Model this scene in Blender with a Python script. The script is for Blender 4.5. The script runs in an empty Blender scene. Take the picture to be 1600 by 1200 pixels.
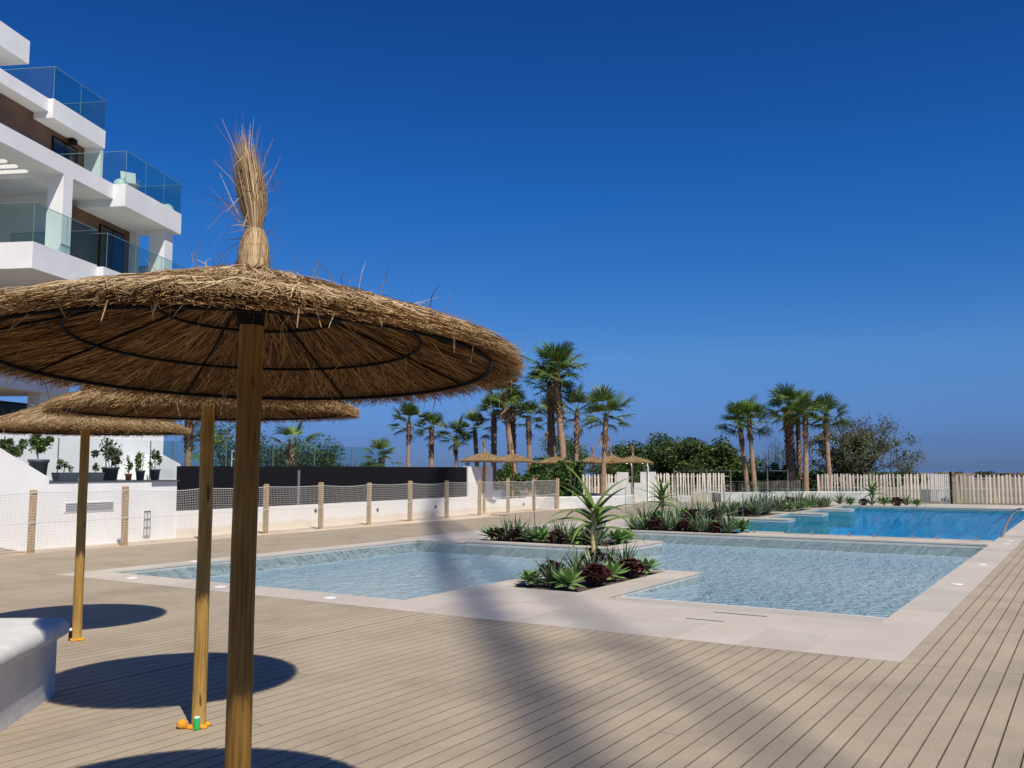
import bpy, math, random
from mathutils import Vector, Matrix, Quaternion
R = math.radians
rng = random.Random(7)
sc = bpy.context.scene
col = sc.collection

# ------------------------------------------------------------------ camera
cam_d = bpy.data.cameras.new('camera'); cam = bpy.data.objects.new('camera', cam_d); col.objects.link(cam)
cam_d.sensor_width = 36.0; cam_d.lens = 36.0 * 1440.0 / 1600.0
cam_d.clip_start = 0.05; cam_d.clip_end = 60000
cam.location = (0, 0, 1.75)
cam.rotation_euler = (R(90 + 5.277), 0, R(32.152))
sc.camera = cam
# ------------------------------------------------------------------ sun and sky
SUN_EL = R(51.8)
SUN_H = Vector((0.853, -0.522, 0)).normalized()
SUN_DIR = SUN_H * math.cos(SUN_EL) + Vector((0, 0, math.sin(SUN_EL)))
sun_d = bpy.data.lights.new('sun', 'SUN'); sun_d.energy = 4.9; sun_d.angle = R(0.53); sun_d.color = (1.0, 0.925, 0.80)
sun = bpy.data.objects.new('sun', sun_d); col.objects.link(sun)
sun.rotation_euler = (-SUN_DIR).to_track_quat('-Z', 'Y').to_euler()
sun.location = (20, -12, 40)
w = bpy.data.worlds.new('World'); sc.world = w; w.use_nodes = True
wn = w.node_tree.nodes; wl = w.node_tree.links
wn.clear()
sky_t = wn.new('ShaderNodeTexSky'); sky_t.sky_type = 'NISHITA'; sky_t.sun_disc = False
sky_t.sun_elevation = SUN_EL; sky_t.sun_rotation = math.atan2(SUN_H.x, SUN_H.y)
sky_t.altitude = 0; sky_t.air_density = 1.0; sky_t.dust_density = 0.3; sky_t.ozone_density = 4.0
hs = wn.new('ShaderNodeHueSaturation'); hs.inputs['Saturation'].default_value = 1.25; hs.inputs['Value'].default_value = 1.0
bg = wn.new('ShaderNodeBackground'); bg.inputs['Strength'].default_value = 0.085
wo = wn.new('ShaderNodeOutputWorld')
# clear deep-blue coastal air: the sky's tone by height above the horizon, alike all the way round
wtc = wn.new('ShaderNodeTexCoord'); wsx = wn.new('ShaderNodeSeparateXYZ'); wl.new(wtc.outputs['Generated'], wsx.inputs[0])
wr = wn.new('ShaderNodeValToRGB'); el_ = wr.color_ramp.elements
for _ in range(4): el_.new(.5)
for i, (p_, c_) in enumerate(((0, (.21, .36, .95)), (.03, (.22, .37, .97)), (.12, (.43, .66, 1.04)), (.29, (.23, .66, 1.12)), (.46, (.20, .52, .96)), (1, (.45, .62, .92)))):
    el_[i].position = p_; el_[i].color = (*c_, 1)
wl.new(wsx.outputs['Z'], wr.inputs[0])
wm = wn.new('ShaderNodeMix'); wm.data_type = 'RGBA'; wm.blend_type = 'MULTIPLY'; wm.inputs[0].default_value = 1
wl.new(sky_t.outputs[0], hs.inputs['Color']); wl.new(hs.outputs[0], wm.inputs[6]); wl.new(wr.outputs[0], wm.inputs[7]); wl.new(wm.outputs[2], bg.inputs[0]); wl.new(bg.outputs[0], wo.inputs[0])
vs = sc.view_settings
sc.display_settings.display_device = 'sRGB'
vs.view_transform = 'Standard'; vs.look = 'None'; vs.exposure = 0.0; vs.gamma = 1.0; vs.use_curve_mapping = False
sc.render.engine = 'CYCLES'
sc.cycles.use_denoising = True
sc.cycles.max_bounces = 8; sc.cycles.transparent_max_bounces = 24
sc.cycles.caustics_reflective = False; sc.cycles.caustics_refractive = False

# ------------------------------------------------------------------ materials
MATS = {}
def new_mat(name):
    m = bpy.data.materials.new(name); m.use_nodes = True
    n = m.node_tree.nodes; n.clear()
    out = n.new('ShaderNodeOutputMaterial'); b = n.new('ShaderNodeBsdfPrincipled')
    m.node_tree.links.new(b.outputs[0], out.inputs[0])
    MATS[name] = m
    return m, n, m.node_tree.links, b, out
def noise(n, l, scale, detail=4, rough=.55, coord='Object', stretch=None, dim='3D'):
    tc = n.new('ShaderNodeTexCoord'); t = n.new('ShaderNodeTexNoise'); t.noise_dimensions = dim
    t.inputs['Scale'].default_value = scale; t.inputs['Detail'].default_value = detail; t.inputs['Roughness'].default_value = rough
    src = tc.outputs[coord] if coord != 'World' else None
    if coord == 'World':
        g = n.new('ShaderNodeNewGeometry'); src = g.outputs['Position']
    if stretch:
        mp = n.new('ShaderNodeMapping'); mp.inputs['Scale'].default_value = stretch
        l.new(src, mp.inputs[0]); src = mp.outputs[0]
    l.new(src, t.inputs['Vector'])
    return t
def ramp(n, l, fac, stops):
    r = n.new('ShaderNodeValToRGB'); e = r.color_ramp.elements
    while len(e) < len(stops): e.new(0.5)
    for i, (p, c) in enumerate(stops):
        e[i].position = p; e[i].color = (*c, 1)
    l.new(fac, r.inputs[0]); return r
def mix(n, l, fac, a, b, mode='MIX'):
    m = n.new('ShaderNodeMix'); m.data_type = 'RGBA'; m.blend_type = mode
    for sock, v in ((m.inputs[0], fac), (m.inputs[6], a), (m.inputs[7], b)):
        if hasattr(v, 'is_output') and v.is_output: l.new(v, sock)
        elif isinstance(v, tuple): sock.default_value = (*v, 1)
        else: sock.default_value = v
    return m.outputs[2]
def bump(n, l, b, h, strength=.3, dist=.01):
    bp = n.new('ShaderNodeBump'); bp.inputs['Strength'].default_value = strength; bp.inputs['Distance'].default_value = dist
    l.new(h, bp.inputs['Height']); l.new(bp.outputs[0], b.inputs['Normal']); return bp
def simple(name, c, rough=.6, metal=0., var=.0, scale=3., bumps=0., bscale=40., spec=.5, var_c=None):
    m, n, l, b, o = new_mat(name)
    b.inputs['Roughness'].default_value = rough; b.inputs['Metallic'].default_value = metal
    b.inputs['Specular IOR Level'].default_value = spec
    if var or var_c:
        t = noise(n, l, scale, 5, .6, 'World')
        lo = var_c or tuple(x * (1 - var) for x in c); hi = tuple(min(1, x * (1 + var * .5)) for x in c)
        r = ramp(n, l, t.outputs[0], [(.3, lo), (.7, hi)]); l.new(r.outputs[0], b.inputs['Base Color'])
    else: b.inputs['Base Color'].default_value = (*c, 1)
    if bumps:
        t2 = noise(n, l, bscale, 4, .6, 'World'); bump(n, l, b, t2.outputs[0], bumps, .01)
    return m
def per_island(name, stops, rough=.7, spec=.25, trans=0., sheen=0.):
    m, n, l, b, o = new_mat(name)
    g = n.new('ShaderNodeNewGeometry')
    r = ramp(n, l, g.outputs['Random Per Island'], stops)
    t = noise(n, l, 1.7, 2, .5, 'World')
    oi = n.new('ShaderNodeObjectInfo')
    c = mix(n, l, .5, r.outputs[0], ramp(n, l, t.outputs[0], [(.35, (.72, .72, .72)), (.65, (1.15, 1.15, 1.1))]).outputs[0], 'MULTIPLY')
    l.new(c, b.inputs['Base Color'])
    b.inputs['Roughness'].default_value = rough; b.inputs['Specular IOR Level'].default_value = spec
    if trans:
        tr = n.new('ShaderNodeBsdfTranslucent'); l.new(c, tr.inputs[0])
        ms = n.new('ShaderNodeMixShader'); ms.inputs[0].default_value = trans
        l.new(b.outputs[0], ms.inputs[1]); l.new(tr.outputs[0], ms.inputs[2]); l.new(ms.outputs[0], o.inputs[0])
    return m

# deck boards: taupe composite with lengthwise grain, a tone of its own per board, dust patches
m, n, l, b, o = new_mat('deck_board')
gr = noise(n, l, 18, 6, .65, 'World', (6, .35, 1)); big = noise(n, l, .9, 5, .6, 'World'); fine = noise(n, l, 160, 2, .5, 'World')
oi = n.new('ShaderNodeObjectInfo')
c1 = ramp(n, l, gr.outputs[0], [(.25, (.345, .284, .204)), (.75, (.435, .366, .270))]).outputs[0]
c2 = ramp(n, l, big.outputs[0], [(.28, (.78, .77, .76)), (.5, (1.0, 1.0, 1.0)), (.72, (1.14, 1.13, 1.1))]).outputs[0]
c3 = ramp(n, l, oi.outputs['Random'], [(0, (.94, .94, .94)), (.5, (1, 1, 1)), (1, (1.04, 1.03, 1.02))]).outputs[0]
c = mix(n, l, .9, c1, c2, 'MULTIPLY'); c = mix(n, l, 1., c, c3, 'MULTIPLY')
c = mix(n, l, .5, c, ramp(n, l, fine.outputs[0], [(.35, (.85, .85, .85)), (.65, (1.1, 1.1, 1.1))]).outputs[0], 'MULTIPLY')
l.new(c, b.inputs['Base Color']); b.inputs['Roughness'].default_value = .72; b.inputs['Specular IOR Level'].default_value = .2
bump(n, l, b, gr.outputs[0], .25, .004)
# pale stone
m, n, l, b, o = new_mat('pale_stone')
s1 = noise(n, l, 1.3, 6, .65, 'World'); s2 = noise(n, l, 45, 4, .6, 'World'); oi = n.new('ShaderNodeObjectInfo')
c = mix(n, l, 1., ramp(n, l, s1.outputs[0], [(.3, (.52, .455, .375)), (.7, (.60, .535, .45))]).outputs[0], ramp(n, l, oi.outputs['Random'], [(0, (.90, .90, .895)), (1, (1.05, 1.045, 1.035))]).outputs[0], 'MULTIPLY')
c = mix(n, l, .6, c, ramp(n, l, s2.outputs[0], [(.3, (.86, .86, .86)), (.7, (1.08, 1.08, 1.08))]).outputs[0], 'MULTIPLY')
l.new(c, b.inputs['Base Color']); b.inputs['Roughness'].default_value = .55; b.inputs['Specular IOR Level'].default_value = .35
bump(n, l, b, s2.outputs[0], .12, .004)
simple('grout', (.25, .23, .2), .9)
simple('board_edge', (.185, .145, .105), .9, var=.3, scale=6)
simple('under_deck', (.03, .025, .02), .95)
simple('white_plaster', (.63, .625, .60), .8, var=.16, scale=4, bumps=.35, bscale=22, spec=.2)
simple('white_render', (.82, .82, .815), .7, var=.09, scale=.9, bumps=.05, bscale=30, spec=.2)
# low wall: white, with sandy dirt splashed up from the ground (a stain with its own uneven edge)
m, n, l, b, o = new_mat('stained_white')
g = n.new('ShaderNodeNewGeometry'); sx = n.new('ShaderNodeSeparateXYZ'); l.new(g.outputs['Position'], sx.inputs[0])
nz = noise(n, l, 2.2, 5, .65, 'World')
ma = n.new('ShaderNodeMath'); ma.operation = 'MULTIPLY_ADD'; l.new(nz.outputs[0], ma.inputs[0]); ma.inputs[1].default_value = -.3; l.new(sx.outputs['Z'], ma.inputs[2])
rr = ramp(n, l, ma.outputs[0], [(.0, (.74, .67, .55)), (.06, (.82, .80, .765))]); l.new(rr.outputs[0], b.inputs['Base Color'])
b.inputs['Roughness'].default_value = .8; b.inputs['Specular IOR Level'].default_value = .2
# pole wood
m, n, l, b, o = new_mat('pole_wood')
g1 = noise(n, l, 26, 6, .6, 'Object', (3, 3, .12)); g2 = noise(n, l, 3, 4, .6, 'Object', (1.5, 1.5, .5)); g3 = noise(n, l, 9, 1, .4, 'Object', (2.2, 2.2, .6))
c = ramp(n, l, g1.outputs[0], [(.28, (.20, .105, .025)), (.5, (.39, .235, .058)), (.75, (.49, .32, .095))]).outputs[0]
c = mix(n, l, .7, c, ramp(n, l, g2.outputs[0], [(.3, (.7, .68, .62)), (.7, (1.1, 1.1, 1.05))]).outputs[0], 'MULTIPLY')
c = mix(n, l, 1., c, ramp(n, l, g3.outputs[0], [(.0, (.3, .22, .15)), (.26, (.35, .26, .2)), (.31, (1, 1, 1))]).outputs[0], 'MULTIPLY')
l.new(c, b.inputs['Base Color']); b.inputs['Roughness'].default_value = .65; b.inputs['Specular IOR Level'].default_value = .3
bump(n, l, b, g1.outputs[0], .35, .006)
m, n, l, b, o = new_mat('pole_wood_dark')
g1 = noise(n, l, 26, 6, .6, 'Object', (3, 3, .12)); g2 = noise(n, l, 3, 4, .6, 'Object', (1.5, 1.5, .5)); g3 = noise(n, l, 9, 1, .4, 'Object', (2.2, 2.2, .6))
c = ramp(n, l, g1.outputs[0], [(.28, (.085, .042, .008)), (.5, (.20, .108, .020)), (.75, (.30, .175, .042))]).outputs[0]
c = mix(n, l, .7, c, ramp(n, l, g2.outputs[0], [(.3, (.7, .68, .62)), (.7, (1.1, 1.1, 1.05))]).outputs[0], 'MULTIPLY')
c = mix(n, l, 1., c, ramp(n, l, g3.outputs[0], [(.0, (.3, .22, .15)), (.26, (.35, .26, .2)), (.31, (1, 1, 1))]).outputs[0], 'MULTIPLY')
l.new(c, b.inputs['Base Color']); b.inputs['Roughness'].default_value = .65; b.inputs['Specular IOR Level'].default_value = .3
bump(n, l, b, g1.outputs[0], .35, .006)
m, n, l, b, o = new_mat('post_wood')
g1 = noise(n, l, 20, 5, .6, 'World', (3, 3, .2))
l.new(ramp(n, l, g1.outputs[0], [(.3, (.33, .22, .11)), (.7, (.55, .40, .23))]).outputs[0], b.inputs['Base Color']); b.inputs['Roughness'].default_value = .8
m, n, l, b, o = new_mat('picket_wood')
g1 = noise(n, l, 14, 5, .6, 'World', (3, 3, .3)); oi = n.new('ShaderNodeObjectInfo')
c = mix(n, l, 1., ramp(n, l, g1.outputs[0], [(.3, (.68, .61, .51)), (.7, (.82, .77, .68))]).outputs[0], ramp(n, l, oi.outputs['Random'], [(0, (.8, .78, .74)), (1, (1.08, 1.07, 1.05))]).outputs[0], 'MULTIPLY')
l.new(c, b.inputs['Base Color']); b.inputs['Roughness'].default_value = .75
# straw
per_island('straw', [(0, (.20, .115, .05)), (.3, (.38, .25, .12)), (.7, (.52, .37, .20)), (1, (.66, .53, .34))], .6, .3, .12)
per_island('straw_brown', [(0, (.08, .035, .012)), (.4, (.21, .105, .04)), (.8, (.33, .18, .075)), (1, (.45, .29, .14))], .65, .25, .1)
per_island('straw_rim', [(0, (.16, .085, .03)), (.35, (.36, .215, .09)), (.75, (.52, .345, .16)), (1, (.62, .46, .25))], .6, .3, .08)
simple('straw_core', (.20, .115, .05), .9, var=.3, scale=30)
simple('black_metal', (.010, .010, .011), .8, spec=.12)
simple('black_fabric', (.008, .008, .011), .85, var=.3, scale=12, spec=.15)
simple('steel', (.55, .56, .57), .25, 1.0)
simple('grey_metal', (.32, .34, .34), .45, .6)
simple('orange_foam', (.75, .33, .02), .8, var=.25, scale=30, bumps=.5, bscale=60)
simple('green_tin', (.03, .42, .12), .35)
simple('tin_top', (.7, .78, .72), .35)
simple('net_cord', (.66, .65, .62), .8)
simple('soil', (.10, .068, .045), .95, var=.5, scale=25, bumps=.6, bscale=50)
simple('sand', (.66, .55, .42), .95, var=.25, scale=.8, bumps=.4, bscale=25)
simple('dry_ground', (.22, .175, .11), .95, var=.35, scale=.15, bumps=.5, bscale=3)
simple('dark_glass', (.012, .016, .024), .12, spec=.7)
simple('wood_cladding', (.165, .085, .04), .55, var=.35, scale=1.5)
simple('plastic_pot', (.055, .075, .095), .5, var=.1, scale=6)
simple('terracotta', (.42, .19, .11), .75, var=.15, scale=10)
simple('slate_strip', (.07, .08, .085), .6)
simple('light_lens', (.86, .86, .84), .3)
simple('sphere_lamp', (.78, .82, .76), .35)
simple('crane_paint', (.55, .36, .05), .5)
simple('shower_white', (.72, .73, .72), .4)
per_island('aloe_green', [(0, (.07, .12, .06)), (.5, (.14, .20, .10)), (1, (.24, .29, .16))], .45, .4, .06)
per_island('tree_aloe_green', [(0, (.06, .115, .025)), (.5, (.13, .20, .04)), (1, (.24, .29, .075))], .4, .45, .06)
per_island('agave_green', [(0, (.08, .17, .04)), (.5, (.16, .29, .075)), (1, (.27, .39, .13))], .5, .35, .1)
per_island('aeonium_purple', [(0, (.035, .008, .010)), (.5, (.085, .02, .020)), (1, (.16, .05, .04))], .45, .4)
per_island('palm_green', [(0, (.04, .085, .015)), (.5, (.09, .155, .025)), (1, (.18, .24, .05))], .45, .4, .14)
per_island('palm_bright', [(0, (.09, .17, .025)), (1, (.2, .3, .05))], .5, .3, .22)
per_island('palm_dead', [(0, (.24, .15, .075)), (1, (.48, .35, .19))], .8, .2)
per_island('leaf_dark', [(0, (.024, .048, .010)), (.5, (.058, .105, .022)), (1, (.12, .17, .04))], .45, .4, .1)
per_island('leaf_mid', [(0, (.025, .06, .012)), (.5, (.06, .12, .022)), (1, (.13, .2, .04))], .45, .4, .15)
per_island('leaf_olive', [(0, (.028, .04, .018)), (.5, (.065, .085, .034)), (1, (.15, .15, .075))], .6, .3, .08)
per_island('leaf_dry', [(0, (.2, .14, .08)), (1, (.38, .29, .17))], .8, .2)
simple('branch_bark', (.11, .09, .07), .9, var=.3, scale=8)
m, n, l, b, o = new_mat('aloe_trunk')
tr1 = noise(n, l, 10, 4, .6, 'World', (1, 1, 2.2))
l.new(ramp(n, l, tr1.outputs[0], [(.3, (.42, .29, .09)), (.5, (.74, .58, .25)), (.75, (.82, .72, .44))]).outputs[0], b.inputs['Base Color']); b.inputs['Roughness'].default_value = .7
m, n, l, b, o = new_mat('palm_trunk')
tr1 = noise(n, l, 3.5, 5, .65, 'World', (1, 1, 2.5)); g = n.new('ShaderNodeNewGeometry')
l.new(ramp(n, l, tr1.outputs[0], [(.3, (.25, .15, .085)), (.7, (.46, .305, .19))]).outputs[0], b.inputs['Base Color']); b.inputs['Roughness'].default_value = .85
bump(n, l, b, tr1.outputs[0], .6, .03)
simple('palm_boots', (.20, .115, .065), .9, var=.5, scale=9, bumps=.8, bscale=14)
# glass: clear, faintly green, mirror-like at grazing angles
def glass(name, tint, refl=1.0):
    m, n, l, b, o = new_mat(name); n.remove(b)
    t = n.new('ShaderNodeBsdfTransparent'); t.inputs[0].default_value = (*tint, 1)
    gl = n.new('ShaderNodeBsdfGlossy'); gl.inputs['Roughness'].default_value = .02
    lw = n.new('ShaderNodeLayerWeight'); lw.inputs['Blend'].default_value = .5
    pw = n.new('ShaderNodeMath'); pw.operation = 'POWER'; l.new(lw.outputs['Facing'], pw.inputs[0]); pw.inputs[1].default_value = 5
    f = n.new('ShaderNodeMath'); f.operation = 'MULTIPLY_ADD'; l.new(pw.outputs[0], f.inputs[0]); f.inputs[1].default_value = .96 * refl; f.inputs[2].default_value = .04 * refl
    ms = n.new('ShaderNodeMixShader'); l.new(f.outputs[0], ms.inputs[0]); l.new(t.outputs[0], ms.inputs[1]); l.new(gl.outputs[0], ms.inputs[2]); l.new(ms.outputs[0], o.inputs[0])
glass('balcony_glass', (.80, .90, .88), .7); glass('clear_glass', (.955, .98, .97), .5)
simple('glass_edge', (.18, .30, .28), .25)
# water: transparent body with a tint, fresnel reflection off small ripples
def water(name, tint, amp, s1=7., s2=20., dist=.05):
    m, n, l, b, o = new_mat(name); n.remove(b)
    t = n.new('ShaderNodeBsdfTransparent'); t.inputs[0].default_value = (*tint, 1)
    gl = n.new('ShaderNodeBsdfGlossy'); gl.inputs['Roughness'].default_value = .03
    f = n.new('ShaderNodeFresnel'); f.inputs[0].default_value = 1.333
    a = noise(n, l, s1, 3, .55, 'World'); c = noise(n, l, s2, 3, .6, 'World')
    ad = n.new('ShaderNodeMath'); ad.operation = 'MULTIPLY_ADD'; l.new(c.outputs[0], ad.inputs[0]); ad.inputs[1].default_value = .45; l.new(a.outputs[0], ad.inputs[2])
    bp = n.new('ShaderNodeBump'); bp.inputs['Strength'].default_value = amp; bp.inputs['Distance'].default_value = dist; l.new(ad.outputs[0], bp.inputs['Height'])
    for x in (gl, f): l.new(bp.outputs[0], x.inputs['Normal'])
    ms = n.new('ShaderNodeMixShader'); l.new(f.outputs[0], ms.inputs[0]); l.new(t.outputs[0], ms.inputs[1]); l.new(gl.outputs[0], ms.inputs[2]); l.new(ms.outputs[0], o.inputs[0])
water('paddling_water', (.74, .90, 1.0), 1., 5.2, 15., .10); water('swimming_water', (.10, .82, 1.0), 1., 4., 11., .17)
simple('pool_tile_pale', (.84, .85, .83), .5, var=.08, scale=1.5)
simple('basin_wall', (.56, .56, .52), .5, var=.12, scale=2.5)
simple('pool_tile_blue', (.07, .68, .92), .4, var=.08, scale=1.5)
m, n, l, b, o = new_mat('sea'); b.inputs['Base Color'].default_value = (.09, .15, .26, 1); b.inputs['Roughness'].default_value = .35
tn = noise(n, l, .05, 4, .6, 'World'); bump(n, l, b, tn.outputs[0], .4, 2.)
M = MATS

# ------------------------------------------------------------------ mesh helpers
class MB:
    def __init__(s): s.v = []; s.f = []; s.sm = []
    def add(s, vs, fs, smooth=False):
        k = len(s.v); s.v += [tuple(x) for x in vs]; s.f += [tuple(i + k for i in f) for f in fs]; s.sm += [smooth] * len(fs); return s
    def box(s, x0, x1, y0, y1, z0, z1):
        return s.add([(x0, y0, z0), (x1, y0, z0), (x1, y1, z0), (x0, y1, z0), (x0, y0, z1), (x1, y0, z1), (x1, y1, z1), (x0, y1, z1)],
                     [(0, 3, 2, 1), (4, 5, 6, 7), (0, 1, 5, 4), (1, 2, 6, 5), (2, 3, 7, 6), (3, 0, 4, 7)])
    def slab(s, x0, x1, y0, y1, z0, z1, c=.004):   # box with chamfered top edge
        return s.add([(x0, y0, z0), (x1, y0, z0), (x1, y1, z0), (x0, y1, z0), (x0, y0, z1 - c), (x1, y0, z1 - c), (x1, y1, z1 - c), (x0, y1, z1 - c),
                      (x0 + c, y0 + c, z1), (x1 - c, y0 + c, z1), (x1 - c, y1 - c, z1), (x0 + c, y1 - c, z1)],
                     [(0, 3, 2, 1), (8, 9, 10, 11), (0, 1, 5, 4), (1, 2, 6, 5), (2, 3, 7, 6), (3, 0, 4, 7), (4, 5, 9, 8), (5, 6, 10, 9), (6, 7, 11, 10), (7, 4, 8, 11)])
    def bar(s, a, b, wd, th=None, up=(0, 0, 1)):
        a = Vector(a); b = Vector(b); d = (b - a).normalized(); th = th or wd
        u = Vector(up)
        if abs(d.dot(u)) > .95: u = Vector((1, 0, 0))
        x = d.cross(u).normalized() * wd / 2; y = x.cross(d).normalized() * th / 2
        return s.add([a - x - y, a + x - y, a + x + y, a - x + y, b - x - y, b + x - y, b + x + y, b - x + y],
                     [(0, 3, 2, 1), (4, 5, 6, 7), (0, 1, 5, 4), (1, 2, 6, 5), (2, 3, 7, 6), (3, 0, 4, 7)])
    def tube(s, pts, rad, n=8, cap=True, closed=False):
        pts = [Vector(p) for p in pts]; N = len(pts); k0 = len(s.v); rings = []
        up = None
        for i, p in enumerate(pts):
            if closed: d = pts[(i + 1) % N] - pts[i - 1]
            else: d = pts[min(i + 1, N - 1)] - pts[max(i - 1, 0)]
            d = d.normalized()
            if up is None: up = Vector((0, 0, 1)) if abs(d.z) < .9 else Vector((1, 0, 0))
            x = d.cross(up).normalized(); y = x.cross(d); up = y
            r = rad[i] if isinstance(rad, (list, tuple)) else rad
            rings.append([len(s.v) + j for j in range(n)])
            for j in range(n):
                a = 2 * math.pi * j / n; s.v.append(tuple(p + x * math.cos(a) * r + y * math.sin(a) * r))
        for i in range(N if closed else N - 1):
            q, t = rings[i], rings[(i + 1) % N]
            for j in range(n): s.f.append((q[j], q[(j + 1) % n], t[(j + 1) % n], t[j])); s.sm.append(True)
        if cap and not closed:
            s.f.append(tuple(rings[0])); s.sm.append(False); s.f.append(tuple(reversed(rings[-1]))); s.sm.append(False)
        return s
    def lathe(s, prof, n=24, c=(0, 0, 0)):
        k = len(s.v)
        for r, z in prof:
            for j in range(n):
                a = 2 * math.pi * j / n; s.v.append((c[0] + r * math.cos(a), c[1] + r * math.sin(a), c[2] + z))
        for i in range(len(prof) - 1):
            for j in range(n):
                s.f.append((k + i * n + j, k + i * n + (j + 1) % n, k + (i + 1) * n + (j + 1) % n, k + (i + 1) * n + j)); s.sm.append(True)
        return s
    def prism(s, poly, z0, z1):
        N = len(poly)
        return s.add([(x, y, z0) for x, y in poly] + [(x, y, z1) for x, y in poly],
                     [tuple(reversed(range(N))), tuple(range(N, 2 * N))] + [(i, (i + 1) % N, N + (i + 1) % N, N + i) for i in range(N)])
    def strip(s, pts, widths, side, fold=0.):      # a blade: centre line, half widths, side vector; folded into a shallow V
        k = len(s.v); side = Vector(side)
        for i, (p, wd) in enumerate(zip(pts, widths)):
            p = Vector(p); d = (Vector(pts[min(i + 1, len(pts) - 1)]) - Vector(pts[max(i - 1, 0)])).normalized()
            sd = (side - d * side.dot(d)).normalized(); nn = sd.cross(d)
            if fold:
                s.v += [tuple(p - sd * wd + nn * wd * fold), tuple(p), tuple(p + sd * wd + nn * wd * fold)]
            else: s.v += [tuple(p - sd * wd), tuple(p + sd * wd)]
        c = 3 if fold else 2
        for i in range(len(pts) - 1):
            for j in range(c - 1):
                a = k + i * c + j; s.f.append((a, a + 1, a + c + 1, a + c)); s.sm.append(bool(fold))
        return s
    def mesh(s, name, mat):
        me = bpy.data.meshes.new(name); me.from_pydata(s.v, [], s.f); me.polygons.foreach_set('use_smooth', s.sm)
        me.materials.append(M[mat] if isinstance(mat, str) else mat); me.update(); return me
    def build(s, name, mat, parent=None, loc=None): return link(name, s.mesh(name, mat), parent, loc)
def link(name, me, parent=None, loc=None, rot=None, scale=None):
    o = bpy.data.objects.new(name, me); col.objects.link(o)
    if parent: o.parent = parent
    if loc is not None: o.location = loc
    if rot is not None: o.rotation_euler = rot
    if scale is not None: o.scale = (scale,) * 3 if not hasattr(scale, '__len__') else scale
    return o
def tag(o, label=None, cat=None, group=None, kind=None):
    if label: o['label'] = label
    if cat: o['category'] = cat
    if group: o['group'] = group
    if kind: o['kind'] = kind
    return o
def empty(name, loc=(0, 0, 0), rz=0, label=None, cat=None, group=None, kind=None):
    o = bpy.data.objects.new(name, None); col.objects.link(o); o.location = loc; o.rotation_euler = (0, 0, rz); o.empty_display_size = .2
    return tag(o, label, cat, group, kind)
def copy_tree(o, parent=None):
    c = o.copy(); col.objects.link(c); c.parent = parent
    for ch in [x for x in o.children]: copy_tree(ch, c)
    return c
ORD = ['first', 'second', 'third', 'fourth', 'fifth', 'sixth', 'seventh', 'eighth', 'ninth', 'tenth', 'eleventh', 'twelfth', 'thirteenth', 'fourteenth', 'fifteenth', 'sixteenth',
       'seventeenth', 'eighteenth', 'nineteenth', 'twentieth', 'twenty-first', 'twenty-second', 'twenty-third', 'twenty-fourth', 'twenty-fifth', 'twenty-sixth', 'twenty-seventh', 'twenty-eighth', 'twenty-ninth', 'thirtieth']
U = rng.uniform

# ------------------------------------------------------------------ ground and sea
# the ground is one sheet with the pool basins left open
m = MB()
gz = -.09
xs = [-600, -14.9, -1.45, 600]; ys = [-80, 9.6, 47, 170]
for i in range(3):
    for j in range(3):
        if i == 1 and j == 1: continue
        m.add([(xs[i], ys[j], gz), (xs[i + 1], ys[j], gz), (xs[i + 1], ys[j + 1], gz), (xs[i], ys[j + 1], gz)], [(0, 1, 2, 3)])
m.add([(-600, 170, gz), (600, 170, gz), (600, 260, -5.2), (-600, 260, -5.2)], [(0, 1, 2, 3)])
tag(m.build('ground', 'dry_ground'), kind='structure')
tag(MB().add([(-30000, 200, -5), (30000, 200, -5), (30000, 45000, -5), (-30000, 45000, -5)], [(0, 1, 2, 3)]).build('sea', 'sea'), kind='structure')
# low hummocky dunes seaward of the fence
def hummocks(name, x0, x1, y0, y1, nx, ny, hmax, mat, seed):
    r2 = random.Random(seed); m = MB(); ph = [(r2.uniform(.02, .5), r2.uniform(0, 6.28), r2.uniform(.02, .4)) for _ in range(7)]
    for j in range(ny + 1):
        for i in range(nx + 1):
            x = x0 + (x1 - x0) * i / nx; y = y0 + (y1 - y0) * j / ny
            e = math.sin(math.pi * j / ny) * math.sin(math.pi * i / nx) ** .3
            h = sum(math.sin(a * x + p) * math.cos(c * y + p * 2) for a, p, c in ph) / 4
            m.v.append((x, y, gz - .05 + e * max(0, hmax * (.75 + .3 * h) + r2.uniform(-.08, .08))))
    for j in range(ny):
        for i in range(nx):
            a = j * (nx + 1) + i; m.f.append((a, a + 1, a + nx + 2, a + nx + 1)); m.sm.append(True)
    return tag(m.build(name, mat), kind='structure')
hummocks('dunes', -70, 60, 105, 165, 120, 14, 1.62, 'dry_ground', 3)

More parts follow.
